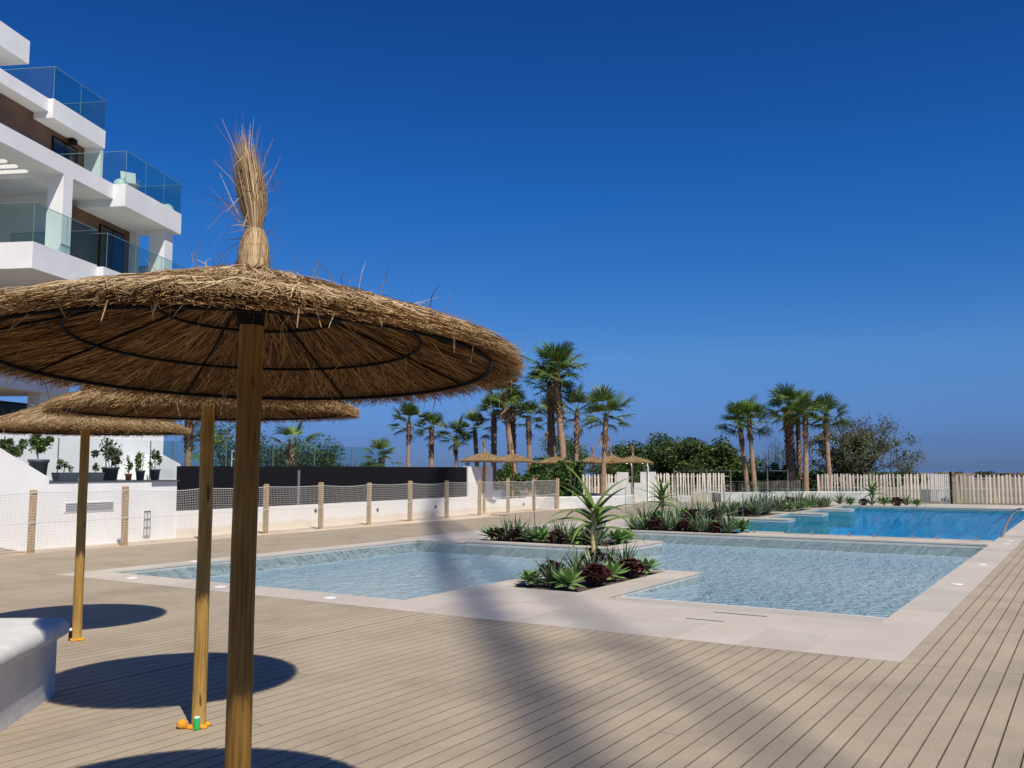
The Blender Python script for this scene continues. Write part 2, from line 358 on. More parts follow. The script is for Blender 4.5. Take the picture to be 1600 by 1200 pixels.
# ------------------------------------------------------------------ deck
deck = empty('deck', kind='structure')
PITCH, BW = .1395, .1325
def edge_mat(me):                                # only the upper face keeps the walked-on tone; grooves hold dirt
    me.materials.append(M['board_edge'])
    for i, p in enumerate(me.polygons):
        if i % 10 != 1: p.material_index = 1
def board(x0, y0, y1, k):
    key = round(y1 - y0, 3)
    if key not in board.c: board.c[key] = MB().slab(0, BW, 0, key - .006, -.028, 0, .003).mesh('board', 'deck_board'); edge_mat(board.c[key])
    o = link('board', board.c[key], deck, (x0, y0 + .003, 0)); return o
board.c = {}
JX, JY = -1.565, 9.15
x = JX
k = 0
while x < 3.0:                                  # boards right of the coping, two lengths
    board(x, JY, 30.0, k); board(x, 30.0, 52.0, k); x += PITCH
nfront = 0
x = JX + PITCH * 32
while x > -18.9:                                # the wide front deck
    g = x if x > -7.12 else x - .012
    if nfront % 6 == 3:
        q_ = (2.9, 4.6, 5.9, 7.3)[(nfront // 6) % 4]; board(g, -2.4, q_, k); board(g, q_, JY, k)
    else: board(g, -2.4, JY, k)
    nfront += 1
    x -= PITCH
x = -14.93
while x > -18.95:                               # strip between pool and net fence
    board(x, JY, 30.0, k); x -= PITCH
MB().box(-19.0, 3.05, -2.4, JY - .001, -.075, -.03).build('deck_base', 'under_deck', deck)
MB().box(JX, 3.05, JY, 52, -.075, -.03).build('deck_base', 'under_deck', deck)
MB().box(-19.0, -14.76, JY, 30, -.075, -.03).build('deck_base', 'under_deck', deck)
# farther up the strip the single boards can no longer be told apart
m = MB()
x = -14.93 - .3
while x > -19.9: m.slab(x, x + BW, 30.0, 50, -.028, 0, .003); x -= PITCH
bf = tag(m.build('board_field', 'deck_board', deck), kind='stuff'); edge_mat(bf.data)
MB().box(-20, -15.0, 30, 50, -.075, -.03).build('deck_base', 'under_deck', deck)
MB().add([(-18.2, -3, -.031), (-18.4, 30, -.031), (-19.3, 50, -.031), (-26, 50, -.031), (-25, -3, -.031)], [(0, 1, 2, 3, 4)]).build('sand_strip', 'sand')
tag(bpy.data.objects['sand_strip'], kind='structure')

# ------------------------------------------------------------------ pool terrace: paving tiles, basins, water
paving = empty('pool_paving', kind='structure')
TZ = .004
tiles_n = 0
def pave(x0, x1, y0, y1, tx=.67, ty=1.2, z=TZ, base=-.75):
    nx = max(1, round((x1 - x0) / tx)); ny = max(1, round((y1 - y0) / ty)); dx = (x1 - x0) / nx; dy = (y1 - y0) / ny
    key = (round(dx, 3), round(dy, 3))
    if key not in pave.c: pave.c[key] = MB().slab(.0025, dx - .0025, .0025, dy - .0025, -.035, 0, .002).mesh('tile', 'pale_stone')
    for i in range(nx):
        for j in range(ny): link('tile', pave.c[key], paving, (x0 + i * dx, y0 + j * dy, z))
    MB().box(x0 + .012, x1 - .012, y0 + .012, y1 - .012, base, z - .034).build('kerb_core', 'basin_wall', paving)
    MB().box(x0 + .004, x1 - .004, y0 + .004, y1 - .004, z - .0345, z - .012).build('grout', 'grout', paving)
pave.c = {}
WX0, WX1 = -14.35, -2.15
pave(-14.75, -7.92, JY, 9.86, .67, .7)
pave(-7.92, -5.78, JY, 11.8, .71, 1.3)
pave(-5.78, -2.45, JY, 11.3, .67, 1.1)
pave(-2.45, -1.57, JY, 11.3, .9, 1.1)
pave(-2.15, -1.57, 11.3, 46.3, .6, 1.2)
pave(-14.75, -14.35, 9.86, 18.4, .4, 1.2)
pave(-7.92, -7.52, 11.8, 15.2, .4, 1.2)
pave(-6.3, -5.78, 11.8, 15.2, .52, 1.2)
pave(-7.52, -6.3, 15.0, 15.2, .62, .2)
# planter by the paddling pool's far edge and terrace behind it
pave(-14.95, -12.9, 18.4, 24.3, .68, 1.2)
pave(-12.9, -9.3, 18.4, 18.75, .72, .35, .03)
pave(-9.3, -8.85, 18.4, 20.9, .45, 1.2, .03)
pave(-12.9, -9.3, 20.55, 20.9, .72, .35, .03)
pave(-12.9, -11.4, 20.9, 24.3, .75, 1.2)
# strip between paddling pool and swimming pool
pave(-11.4, -2.15, 24.0, 24.25, .71, .25, .03)
pave(-8.2, -2.15, 24.25, 25.3, .68, 1.05, .03)
pave(-8.4, -7.5, 25.3, 26.4, .9, 1.1, -.02)
# terrace left of the swimming pool, with three ledges reaching into the water
pave(-14.95, -12.0, 24.3, 46.3, .74, 1.2)
for y0 in (32.0, 36.8, 41.5): pave(-12.0, -8.95, y0, y0 + .95, .76, .95, .03)
for y0, y1 in ((25.55, 32.0), (32.95, 36.8), (37.75, 41.5), (42.45, 46.0)): pave(-10.5, -10.25, y0, y1, .25, 1.3)
pave(-12.0, -1.57, 46.3, 46.9, .7, .6, .012)
pave(-14.95, -12.0, 46.3, 48.2, .74, .95)
pave(-12.0, -1.57, 46.9, 51.8, 1.04, 1.2, -.01)
# soil of the planting beds
beds = MB()
soil = empty('bed_soil', kind='structure')
for (a, b_, c_, d, z) in ((-7.52, -6.3, 11.8, 15.0, -.02), (-12.9, -9.3, 18.75, 20.55, 0.0), (-11.4, -8.2, 24.25, 25.55, 0.0), (-12.0, -10.5, 25.55, 32, -.01), (-12.0, -10.5, 32.95, 36.8, -.01), (-12.0, -10.5, 37.75, 41.5, -.01), (-12.0, -10.5, 42.45, 46.3, -.01)):
    m = MB(); nx, ny = 10, 16
    for j in range(ny + 1):
        for i in range(nx + 1): m.v.append((a + (b_ - a) * i / nx, c_ + (d - c_) * j / ny, z + (U(-.02, .03) if 0 < i < nx and 0 < j < ny else -.015)))
    for j in range(ny):
        for i in range(nx): q = j * (nx + 1) + i; m.f.append((q, q + 1, q + nx + 2, q + nx + 1)); m.sm.append(True)
    m.build('soil', 'soil', soil)
# basins
WZ = -.07
m = MB(); m.add([(-14.4, 9.8, -.29), (-2.1, 9.8, -.29), (-2.1, 24.05, -.29), (-14.4, 24.05, -.29)], [(0, 1, 2, 3)])
# sloping beach entry of the paddling pool
tag(m.build('paddling_pool_floor', 'pool_tile_pale'), kind='structure'); m = MB()
m.add([(-5.79, 11.29, TZ - .003), (-2.14, 11.29, TZ - .003), (-2.14, 12.2, WZ + .002), (-5.79, 12.2, WZ + .002)], [(0, 1, 2, 3)])
tag(m.build('beach_entry', 'pale_stone'), kind='structure')
tag(MB().add([(-5.79, 12.2, WZ + .002), (-2.14, 12.2, WZ + .002), (-2.14, 17, -.285), (-5.79, 17, -.285)], [(0, 1, 2, 3)]).build('beach_floor', 'pool_tile_pale'), kind='structure')
tag(MB().add([(-14.38, 9.83, WZ), (-2.12, 9.83, WZ), (-2.12, 24.03, WZ), (-14.38, 24.03, WZ)], [(0, 1, 2, 3)]).build('paddling_pool_water', 'paddling_water'), kind='structure')
m = MB(); m.add([(-10.6, 25.2, -1.5), (-2.1, 25.2, -1.5), (-2.1, 46.4, -1.5), (-10.6, 46.4, -1.5)], [(0, 1, 2, 3)])
for (p, q) in (((-10.45, 25.31), (-2.16, 25.31)), ((-2.16, 25.31), (-2.16, 46.29)), ((-2.16, 46.29), (-10.45, 46.29)), ((-10.24, 46.29), (-10.24, 25.31))):
    m.add([(*p, -1.5), (*q, -1.5), (*q, -.2), (*p, -.2)], [(0, 1, 2, 3)])
tag(m.build('swimming_pool_basin', 'pool_tile_blue'), kind='structure')
tag(MB().add([(-10.4, 25.25, WZ), (-2.12, 25.25, WZ), (-2.12, 46.32, WZ), (-10.4, 46.32, WZ)], [(0, 1, 2, 3)]).build('swimming_pool_water', 'swimming_water'), kind='structure')
# slot drains in the beach paving
for i, (x0, x1, y) in enumerate(((-4.03, -3.38, 11.05), (-4.15, -3.69, 10.42))):
    d = empty('slot_drain', (x0, y, 0), 0, ('long dark slot drain in pale paving close to the beach entry', 'short dark slot drain in pale paving nearer the wooden deck')[i], 'drain', 'drains in the paving')
    MB().box(0, x1 - x0, 0, .018, TZ - .004, TZ + .0025).build('slot', 'black_metal', d)
    MB().box(0, x1 - x0, .0185, .026, TZ - .004, TZ + .003).build('rim', 'grey_metal', d)
# flush round lights in the coping
LT = [(-1.85, 15.7, 'on the right coping, nearest to the camera'), (-1.83, 19.15, 'on the right coping, second from the camera'), (-1.83, 24.7, 'on the right coping beside the pool divider, nearer of two'), (-1.83, 25.75, 'on the right coping beside the pool divider, farther of two'),
      (-13.2, 9.5, 'on the front coping by the left corner of the pool'), (-11.1, 9.5, 'on the front coping behind the second parasol pole'), (-14.56, 11.83, 'on the left coping of the paddling pool'), (-8.9, 9.5, 'on the front coping right of the parasol poles')]
lens = MB().lathe([(0, .004), (.07, .004), (.075, 0)], 20).mesh('lens', 'light_lens'); ringm = MB().lathe([(.075, .0), (.076, .005), (.086, .005), (.088, 0)], 20).mesh('ring', 'light_lens')
for x, y, t in LT:
    d = empty('recessed_light', (x, y, TZ + .001), 0, 'round white recessed light ' + t, 'light', 'lights set in the coping')
    link('lens', lens, d); link('ring', ringm, d)

# ------------------------------------------------------------------ apartment building (its own axes: u along the facade, w out towards the pool)
BU = Vector((-.41076, .91174, 0)); BWv = Vector((.91174, .41076, 0))
bld = empty('apartment_building', BU * 27 + BWv * -20, 0, 'white apartment building with stepped balconies, glass railings and wood-clad recesses', 'building')
bld.rotation_euler = (0, 0, math.atan2(BWv.y, BWv.x))      # local x = w, local y = u
BO = Vector((-20, 27))
def bb(m, w0, w1, u0, u1, z0, z1): return m.box(w0 - BO.x, w1 - BO.x, u0 - BO.y, u1 - BO.y, z0, z1)
def bpart(name, mat, w0, w1, u0, u1, z0, z1, parent=None): return bb(MB(), w0, w1, u0, u1, z0, z1).build(name, mat, parent or bld)
def railing(w_out, u0, u1, z, side_w=None, h=1.1, npan=3, far_side=True, parent=None):
    rl = bpy.data.objects.new('glass_railing', None); col.objects.link(rl); rl.parent = bld
    t = .012
    du = (u1 - u0) / npan
    for i in range(npan):
        bb(MB(), w_out - t, w_out, u0 + i * du + .006, u0 + (i + 1) * du - .006, z, z + h).build('pane', 'balcony_glass', rl)
        bb(MB(), w_out - t - .001, w_out + .001, u0 + i * du, u0 + i * du + .006, z, z + h).build('pane_edge', 'glass_edge', rl)
    bb(MB(), w_out - t - .004, w_out + .004, u0, u1, z + h, z + h + .014).build('top_edge', 'glass_edge', rl)
    if side_w is not None:
        for uu in ((u0, u1) if far_side else (u0,)):
            bb(MB(), side_w, w_out - t - .006, uu, uu + t, z, z + h).build('pane', 'balcony_glass', rl)
            bb(MB(), side_w, w_out - t - .006, uu - .003, uu + t + .003, z + h, z + h + .012).build('top_edge', 'glass_edge', rl)
    return rl
# floor slabs and parapets, lowest first
bpart('slab', 'white_render', -34, -19.7, 8, 29.6, 4.3, 4.9)
bpart('slab', 'white_render', -34, -16.62, 23.05, 26.1, 7.3, 8.05)
bpart('slab', 'white_render', -34, -16.4, 26.1, 33.0, 7.32, 8.0)
bpart('slab', 'white_render', -34, -16.98, 25.0, 27.4, 10.55, 11.05)
bpart('slab', 'white_render', -34, -16.55, 27.4, 31.1, 10.3, 11.052)
bpart('slab', 'white_render', -34, -19.22, 10, 27.1, 13.52, 13.95)
bpart('slab', 'white_render', -34, -19.05, 27.1, 30.1, 13.3, 13.952)
bpart('roof', 'white_render', -34, -21.67, 10, 29.35, 16.3, 17.15)
# pergola opening in the third-floor slab: an edge beam and cross beams
bpart('edge_beam', 'white_render', -17.85, -16.98, 10, 25.0, 10.55, 11.048)
bpart('slab', 'white_render', -34, -22.3, 10, 25.0, 10.55, 11.046)
u = 18.2
while u < 24.9: bpart('pergola_beam', 'white_render', -22.3, -17.85, u, u + .14, 10.58, 11.0); u += .46
# walls behind the balconies
bpart('wall', 'wood_cladding', -33, -18.2, 26.9, 30.5, 8.0, 10.3)
bpart('wall', 'white_render', -33, -17.95, 30.5, 30.75, 8.0, 10.3)
bpart('wall', 'white_render', -33, -22.3, 10, 26.9, 8.05, 10.55)
bpart('column', 'white_render', -17.32, -16.72, 30.3, 30.85, 8.0, 10.3)
bpart('column', 'white_render', -17.5, -16.98, 24.8, 25.25, 8.05, 10.55)
bpart('fin_wall', 'white_render', -22.3, -18.2, 26.6, 26.9, 8.05, 10.55)
bpart('wall', 'wood_cladding', -33, -19.75, 25.2, 29.95, 11.05, 13.5); bpart('wall', 'wood_cladding', -33, -22.5, 12, 25.2, 11.05, 13.5)
bpart('fin_wall', 'white_render', -33, -19.1, 29.95, 30.09, 11.05, 13.3)
bpart('wall', 'white_render', -33, -22.4, 10, 28.6, 13.95, 16.3)
bpart('column', 'white_render', -20.4, -19.95, 28.4, 29.5, 2.2, 4.3)
bpart('wall', 'white_render', -33, -23.6, 8, 34, .0, 4.3)
bpart('wall', 'white_render', -33, -21.6, 8, 29.3, 4.9, 7.3)
bpart('parapet', 'white_render', -20.5, -17.6, 31.6, 31.85, 8.0, 9.3)
def window(w, u0, u1, z0, z1):
    f = bpart('window', 'black_metal', w, w + .04, u0, u1, z0, z1)
    um = (u0 + u1) / 2
    for a, c in ((u0 + .06, um - .03), (um + .03, u1 - .06)): bb(MB(), w + .036, w + .045, a, c, z0 + .05, z1 - .06).build('pane', 'dark_glass', f)
window(-18.2, 28.6, 30.1, 8.0, 10.1); window(-19.75, 28.1, 29.5, 11.05, 13.1); window(-22.4, 25.0, 28.0, 13.95, 16.0); window(-22.3, 21.0, 24.4, 8.05, 10.2)
window(-23.6, 22.0, 33.8, 1.6, 4.28); window(-21.6, 24.0, 28.0, 4.9, 7.0)
railing(-16.64, 23.07, 26.08, 8.05, -19.6, npan=2)
railing(-16.42, 26.28, 32.9, 8.0, -17.0, npan=4, far_side=False)
railing(-16.57, 27.42, 31.06, 11.05, -19.0, npan=3)
railing(-19.07, 27.12, 30.06, 13.95, -21.9, npan=2)
wl_ = MB(); bb(wl_, -19.7, -19.5, 28.9, 29.15, 13.12, 13.28); wl_.build('ceiling_lamp', 'black_metal', bld)
def bpos(w, u, z): return BU * u + BWv * w + Vector((0, 0, z))
for i, (w_, u_) in enumerate(((-16.95, 27.75), (-16.9, 30.7))):
    g = empty('globe_lamp', bpos(w_, u_, 10.84), 0, 'pale globe lamp on the white balcony, ' + ('near corner of its glass railing' if i == 0 else 'far corner of its glass railing'), 'lamp', 'globe lamps on the balcony')
    MB().lathe([(.0, .0)] + [(.24 * math.sin(a * math.pi / 12), .24 - .24 * math.cos(a * math.pi / 12)) for a in range(1, 12)] + [(.0, .48)], 20).build('globe', 'sphere_lamp', g, (0, 0, .02))
    MB().lathe([(0, 0), (.12, 0), (.12, .03), (.05, .05)], 14).build('base', 'grey_metal', g)
ch = empty('balcony_chair', bpos(-17.3, 28.9, 11.05), 1.2, 'folding chair behind the glass railing of the corner balcony', 'chair')
MB().box(-.25, .25, -.22, .22, .42, .46).build('seat', 'grey_metal', ch); MB().add([(-.25, .2, .46), (.25, .2, .46), (.25, .36, 1.0), (-.25, .36, 1.0), (-.25, .23, .46), (.25, .23, .46), (.25, .39, 1.0), (-.25, .39, 1.0)], [(0, 1, 2, 3), (7, 6, 5, 4), (0, 3, 7, 4), (1, 5, 6, 2), (3, 2, 6, 7)]).build('backrest', 'grey_metal', ch)
for sx in (-.24, .24):
    MB().bar((sx, -.25, 0), (sx, .22, .62), .03).build('leg', 'grey_metal', ch); MB().bar((sx, .28, 0), (sx, -.22, .6), .03).build('leg', 'grey_metal', ch)

# ------------------------------------------------------------------ garden wall line beside the net fence (local s along it, o outwards)
FA = math.atan2(.9982, -.0604) - math.pi / 2
F0 = Vector((-19.05, 10.4, 0))
def fl(s, o=0, z=0): return F0 + Vector((-.0604, .9982, 0)) * s + Vector((-.9982, -.0604, 0)) * o + Vector((0, 0, z))
def fthing(name, label, cat, s=0, o=0, z=0, group=None): return empty(name, fl(s, o, z), FA, label, cat, group)
def fbox(m, s0, s1, o0, o1, z0, z1): return m.box(-o1, -o0, s0, s1, z0, z1)
# terrace block carrying the potted plants
tb = fthing('terrace_block', 'white rendered terrace block with dark ledge, carrying the row of potted plants', 'wall')
fbox(MB(), 1.83, 4.69, .9, 3.4, -.06, 1.44).build('block', 'white_render', tb); fbox(MB(), 4.69, 5.56, .97, 3.4, -.06, 1.439).build('block', 'white_render', tb)
fbox(MB(), 1.83, 5.56, .88, 3.4, 1.442, 1.47).build('ledge', 'slate_strip', tb)
lv = fbox(MB(), 2.25, 3.6, .885, .902, .75, .98).build('vent', 'white_render', tb)
for i in range(5): fbox(MB(), 2.29, 3.56, .872, .898, .78 + i * .04, .795 + i * .04).build('vent_slat', 'grey_metal', lv)
# sloping ramp parapet at its left
rp = fthing('ramp_wall', 'smooth white ramp parapet with sloping top at the left edge', 'wall')
m = MB(); pr = [(-6, -.06), (1.82, -.06), (1.82, 1.56), (.66, 2.19), (-6, 5.6)]
m.add([(-.85, y, z) for y, z in pr] + [(-1.1, y, z) for y, z in pr], [(0, 1, 2, 3, 4), (9, 8, 7, 6, 5)] + [(i, i + 5, (i + 1) % 5 + 5, (i + 1) % 5) for i in range(5)]); m.build('parapet', 'white_render', rp)
MB().add([(-.2, -5, 1.4), (-.2, 1.1, -.05), (-.2, -5, -.05), (-.83, -5, 1.4), (-.83, 1.1, -.05), (-.83, -5, -.05)], [(0, 2, 1), (3, 4, 5), (0, 1, 4, 3)]).build('sand_bank', 'sand', rp)
# low wall with black screen and end pillar
gw = fthing('garden_wall', 'low white garden wall with black privacy screen and tall end pillar', 'wall')
fbox(MB(), 5.56, 20.14, .95, 1.17, -.06, .66).build('low_wall', 'stained_white', gw)
fbox(MB(), 20.14, 22.09, .93, 1.19, -.06, 1.855).build('pillar', 'stained_white', gw)
fbox(MB(), 22.09, 29.8, .97, 1.17, -.06, .47).build('low_wall', 'stained_white', gw)
for i in range(7):
    a = 5.565 + i * 2.082
    fbox(MB(), a + .004, a + 2.074, 1.0, 1.012 + .006 * (i % 2), .665, 1.83).build('screen_panel', 'black_fabric', gw)
for s_ in (10.2, ): fbox(MB(), s_, s_ + .07, .955, .995, .66, 1.72).build('screen_post', 'grey_metal', gw)
DOTS = [(10.37, 'left of the grey screen post shadow'), ]
for i, (s_, z_) in enumerate(((11.0, .46), (14.2, .36), (17.8, .34), (24.9, .2))):
    o_ = .948 if s_ < 21 else .968
    d = fthing('wall_light', ['leftmost', 'second from the left', 'third from the left', 'rightmost'][i] + ' small round black light on the low white wall', 'light', s_, o_, z_, 'round lights on the garden wall')
    d.rotation_euler = (0, math.pi / 2, FA)
    MB().lathe([(0, .03), (.045, .03), (.06, .0)], 16).build('bezel', 'black_metal', d); MB().lathe([(0, .036), (.02, .034), (.022, .03)], 12).build('lens', 'grey_metal', d)
lp = fthing('bulkhead_lamp', 'tall rectangular caged wall lamp on the white terrace block', 'lamp', 4.46, .899, .09)
MB().box(-.02, .03, 0, .2, 0, .62).build('back_plate', 'shower_white', lp)
for a in (0, .0925, .185): MB().box(.03, .05, a, a + .015, 0, .62).build('cage_bar', 'grey_metal', lp)
for a in (0, .2, .4, .605): MB().box(.032, .052, .0, .2, a, a + .015).build('cage_bar', 'grey_metal', lp)
# glass balustrade behind the pots and farther along
gb = fthing('glass_balustrade', 'frameless glass balustrade behind the potted plants with thin dark posts', 'railing')
for a, c in ((1.4, 2.76), (2.76, 4.1), (4.1, 5.46), (5.46, 6.36)):
    fbox(MB(), a + .012, c - .012, 1.9, 1.912, 1.5, 2.51).build('pane', 'clear_glass', gb); fbox(MB(), a - .01, a + .01, 1.89, 1.92, 1.48, 2.51).build('post', 'grey_metal', gb)
for i in range(6):
    a = 6.36 + i * 2.2
    fbox(MB(), a + .012, a + 2.188, 4.6 , 4.612, 1.2, 2.62).build('pane', 'balcony_glass', gb); fbox(MB(), a - .01, a + .01, 4.59, 4.62, 1.2, 2.62).build('post', 'grey_metal', gb)
fbox(MB(), 6.36, 19.56, 4.58, 4.64, -.06, 1.2).build('base_wall', 'white_render', gb)
hw = fthing('house_wall', 'plain white house wall behind the potted plants', 'wall')
fbox(MB(), -8, 7.2, 3.45, 3.75, -.06, 2.8).build('wall', 'white_render', hw)
m = MB(); m.add([(-3.4, 5.6, 1.2), (-3.4, 7.3, 1.2), (-3.4, 6.9, 1.9), (-3.4, 6.3, 2.15), (-2.4, 5.6, 1.2), (-2.4, 7.3, 1.2), (-2.4, 6.9, 1.9), (-2.4, 6.3, 2.15)], [(0, 3, 2, 1), (4, 5, 6, 7), (0, 1, 5, 4), (1, 2, 6, 5), (2, 3, 7, 6), (3, 0, 4, 7)]); m.build('buttress', 'white_render', hw)

# leaf clouds -------------------------------------------------------
def leaf_cloud(m, c, rad, n, size, r2, flat=.5, shell=.55, droop=0., folded=True):
    """n leaf-sized faces spread through an uneven ellipsoid made of sub-clumps"""
    c = Vector(c); nk = max(5, int(n ** .5 / 3))
    cl = []
    for _ in range(nk):
        d = Vector((r2.gauss(0, 1), r2.gauss(0, 1), r2.gauss(0, 1))).normalized(); q = r2.uniform(shell, 1.0)
        cl.append((Vector((d.x * rad[0] * q, d.y * rad[1] * q, d.z * rad[2] * q)), r2.uniform(.22, .42)))
    for i in range(n):
        k, s = cl[r2.randrange(nk)] if r2.random() < .85 else (Vector((0, 0, 0)), .8)
        d = Vector((r2.gauss(0, 1), r2.gauss(0, 1), r2.gauss(0, 1))).normalized() * r2.random() ** .4
        p = c + k + Vector((d.x * rad[0], d.y * rad[1], d.z * rad[2])) * s
        if p.z < .02: p.z = .02 + r2.random() * .1
        ax = Vector((r2.gauss(0, 1), r2.gauss(0, 1), r2.gauss(0, .7) - droop)).normalized()
        sd = ax.cross(Vector((r2.gauss(0, 1), r2.gauss(0, 1), r2.gauss(0, 1)))).normalized()
        L = size * r2.uniform(.6, 1.25); wd = L * r2.uniform(.22, .36)
        a = p - ax * L / 2; b_ = p + ax * L / 2; nn = ax.cross(sd) * wd * .35
        kk = len(m.v)
        m.v += [tuple(a), tuple(p + sd * wd + nn), tuple(b_), tuple(p - sd * wd + nn)]
        m.f += [(kk, kk + 1, kk + 2), (kk, kk + 2, kk + 3)]; m.sm += [False, False]
    return m
def limb(m, a, b_, r0, r1, r2, bend=.12, n=6):
    a = Vector(a); b_ = Vector(b_); L = (b_ - a).length
    off = Vector((r2.uniform(-1, 1), r2.uniform(-1, 1), r2.uniform(-.3, .3))) * L * bend
    pts = [a + (b_ - a) * t + off * math.sin(t * math.pi) for t in [i / n for i in range(n + 1)]]
    m.tube(pts, [r0 + (r1 - r0) * i / n for i in range(n + 1)], 6); return pts
def shrub(name, loc, rad, n, size, mat, label, cat, seed, group=None, stems=5, trunk_r=.05, zc=None, extra=None):
    r2 = random.Random(seed); t = empty(name, loc, 0, label, cat, group)
    zc = zc if zc is not None else rad[2] * .95
    leaf_cloud(MB(), (0, 0, zc), rad, int(n * 1.35), size, r2, shell=.3).build('crown', mat, t)
    m = MB()
    for i in range(stems):
        a = r2.uniform(0, 6.28); limb(m, (math.cos(a) * trunk_r * 1.5, math.sin(a) * trunk_r * 1.5, -.05), (math.cos(a) * rad[0] * .6, math.sin(a) * rad[1] * .6, zc + rad[2] * r2.uniform(-.1, .6)), trunk_r, trunk_r * .25, r2)
    m.build('trunk', 'branch_bark', t)
    if extra: leaf_cloud(MB(), *extra[:4], r2).build('crown', extra[4], t)
    return t

# potted plants -----------------------------------------------------
def pot(kind, s_, o_, wd, h_, plant, label, seed, mat='plastic_pot', lmat='leaf_mid'):
    r2 = random.Random(seed); t = fthing('potted_plant', label, 'potted plant', s_, o_, 1.472, 'potted plants on the terrace ledge')
    if kind == 'round':
        MB().lathe([(0, 0), (wd * .38, 0), (wd * .48, h_ * .86), (wd * .54, h_ * .86), (wd * .54, h_), (wd * .46, h_), (wd * .45, h_ * .9), (0, h_ * .88)], 20).build('pot', mat, t)
    else:
        a, c, e, f_ = wd * .44, .11, wd * .5, .14
        MB().add([(-c, -a, 0), (c, -a, 0), (c, a, 0), (-c, a, 0), (-f_, -e, h_), (f_, -e, h_), (f_, e, h_), (-f_, e, h_), (-f_ + .015, -e + .015, h_), (f_ - .015, -e + .015, h_), (f_ - .015, e - .015, h_), (-f_ + .015, e - .015, h_), (-c, -a, h_ - .05), (c, -a, h_ - .05), (c, a, h_ - .05), (-c, a, h_ - .05)],
                 [(0, 3, 2, 1), (0, 1, 5, 4), (1, 2, 6, 5), (2, 3, 7, 6), (3, 0, 4, 7), (4, 5, 9, 8), (5, 6, 10, 9), (6, 7, 11, 10), (7, 4, 8, 11), (8, 9, 13, 12), (9, 10, 14, 13), (10, 11, 15, 14), (11, 8, 12, 15), (12, 13, 14, 15)]).build('pot', mat, t)
    for (dy, rad, hc, n, sz) in plant:
        leaf_cloud(MB(), (0, dy, h_ + hc * 1.05), tuple(x * 1.2 for x in rad), int(n * 1.8), sz, r2, shell=.3).build('foliage', lmat, t)
        m = MB()
        for q in range(3): limb(m, (r2.uniform(-.01, .01), dy, h_ - .06), (r2.uniform(-.6, .6) * rad[0], dy + r2.uniform(-.6, .6) * rad[1], h_ + hc + rad[2] * .5), .009, .003, r2)
        m.build('stem', 'branch_bark', t)
    return t
pot('round', 1.0, 1.3, .40, .3, [(0, (.28, .3, .26), .35, 420, .09)], 'dark leafy potted shrub at the far left behind the ramp parapet', 11, lmat='leaf_dark')
pot('round', 1.85, 1.3, .42, .50, [(0, (.24, .3, .27), .34, 480, .09)], 'bushy dense green potted shrub beside the end of the ramp parapet', 12)
pot('trough', 2.38, 1.06, .55, .20, [(-.08, (.12, .13, .14), .17, 150, .06), (.13, (.06, .06, .1), .1, 40, .05)], 'dark oblong trough with two low green plants', 13)
pot('trough', 3.12, 1.06, .40, .20, [(.05, (.09, .1, .1), .11, 120, .055)], 'dark oblong trough with one tiny bush behind the parasol pole', 14)
pot('round', 3.73, 1.25, .40, .33, [(0, (.27, .36, .32), .36, 420, .085)], 'largest potted shrub, loose grey-green leaves in a big slate pot', 15, lmat='leaf_olive')
pot('round', 4.13, 1.08, .17, .17, [(0, (.09, .13, .17), .2, 130, .055)], 'small plant in the only terracotta pot', 16, 'terracotta', 'leaf_dark')
pot('round', 4.48, 1.08, .23, .25, [(0, (.1, .13, .24), .26, 180, .07)], 'slim upright shrub in a small slate pot right of the terracotta pot', 17)
pot('round', 4.93, 1.08, .26, .28, [(0, (.12, .16, .27), .28, 210, .07)], 'rightmost potted shrub on the terrace ledge', 18, lmat='leaf_dark')

# ------------------------------------------------------------------ net fence
nf = fthing('net_fence', 'white net fence on square timber posts along the deck edge', 'fence')
post_s = [-1.42 + 2.315 * i for i in range(13)]
pm = MB().slab(-.055, .055, -.055, .055, -.06, 1.33, .012).mesh('post', 'post_wood')
for i, s_ in enumerate(post_s):
    o = link('post', pm, nf, (U(-.01, .01), s_ + U(-.02, .02), 0), (U(-.012, .012), U(-.012, .012), U(-.1, .1)), (1, 1, U(.98, 1.03)))
net = MB(); rope = MB()
for i in range(len(post_s) - 1):
    a, c = post_s[i], post_s[i + 1]; nv = 40; nh = 20; sag = U(.02, .05)
    def np_(t, h): y = a + (c - a) * t; z = .06 + h * (1.2 - sag * math.sin(t * math.pi)); return Vector((.066 + .012 * math.sin(9 * t + i) * h, y, z))
    for k in range(nv): t = (k + .5) / nv; net.tube([np_(t, 0), np_(t + U(-.002, .002), .5), np_(t, 1)], .0032, 3, False)
    for k in range(nh): h = k / nh; net.tube([np_(t / 6, h + U(-.004, .004)) for t in range(7)], .0032, 3, False)
    for h in (1.0, .47): rope.tube([np_(t / 8, h) for t in range(9)], .008, 5, False)
tag(net.build('net', 'net_cord', nf), kind='stuff'); rope.build('rope', 'net_cord', nf)

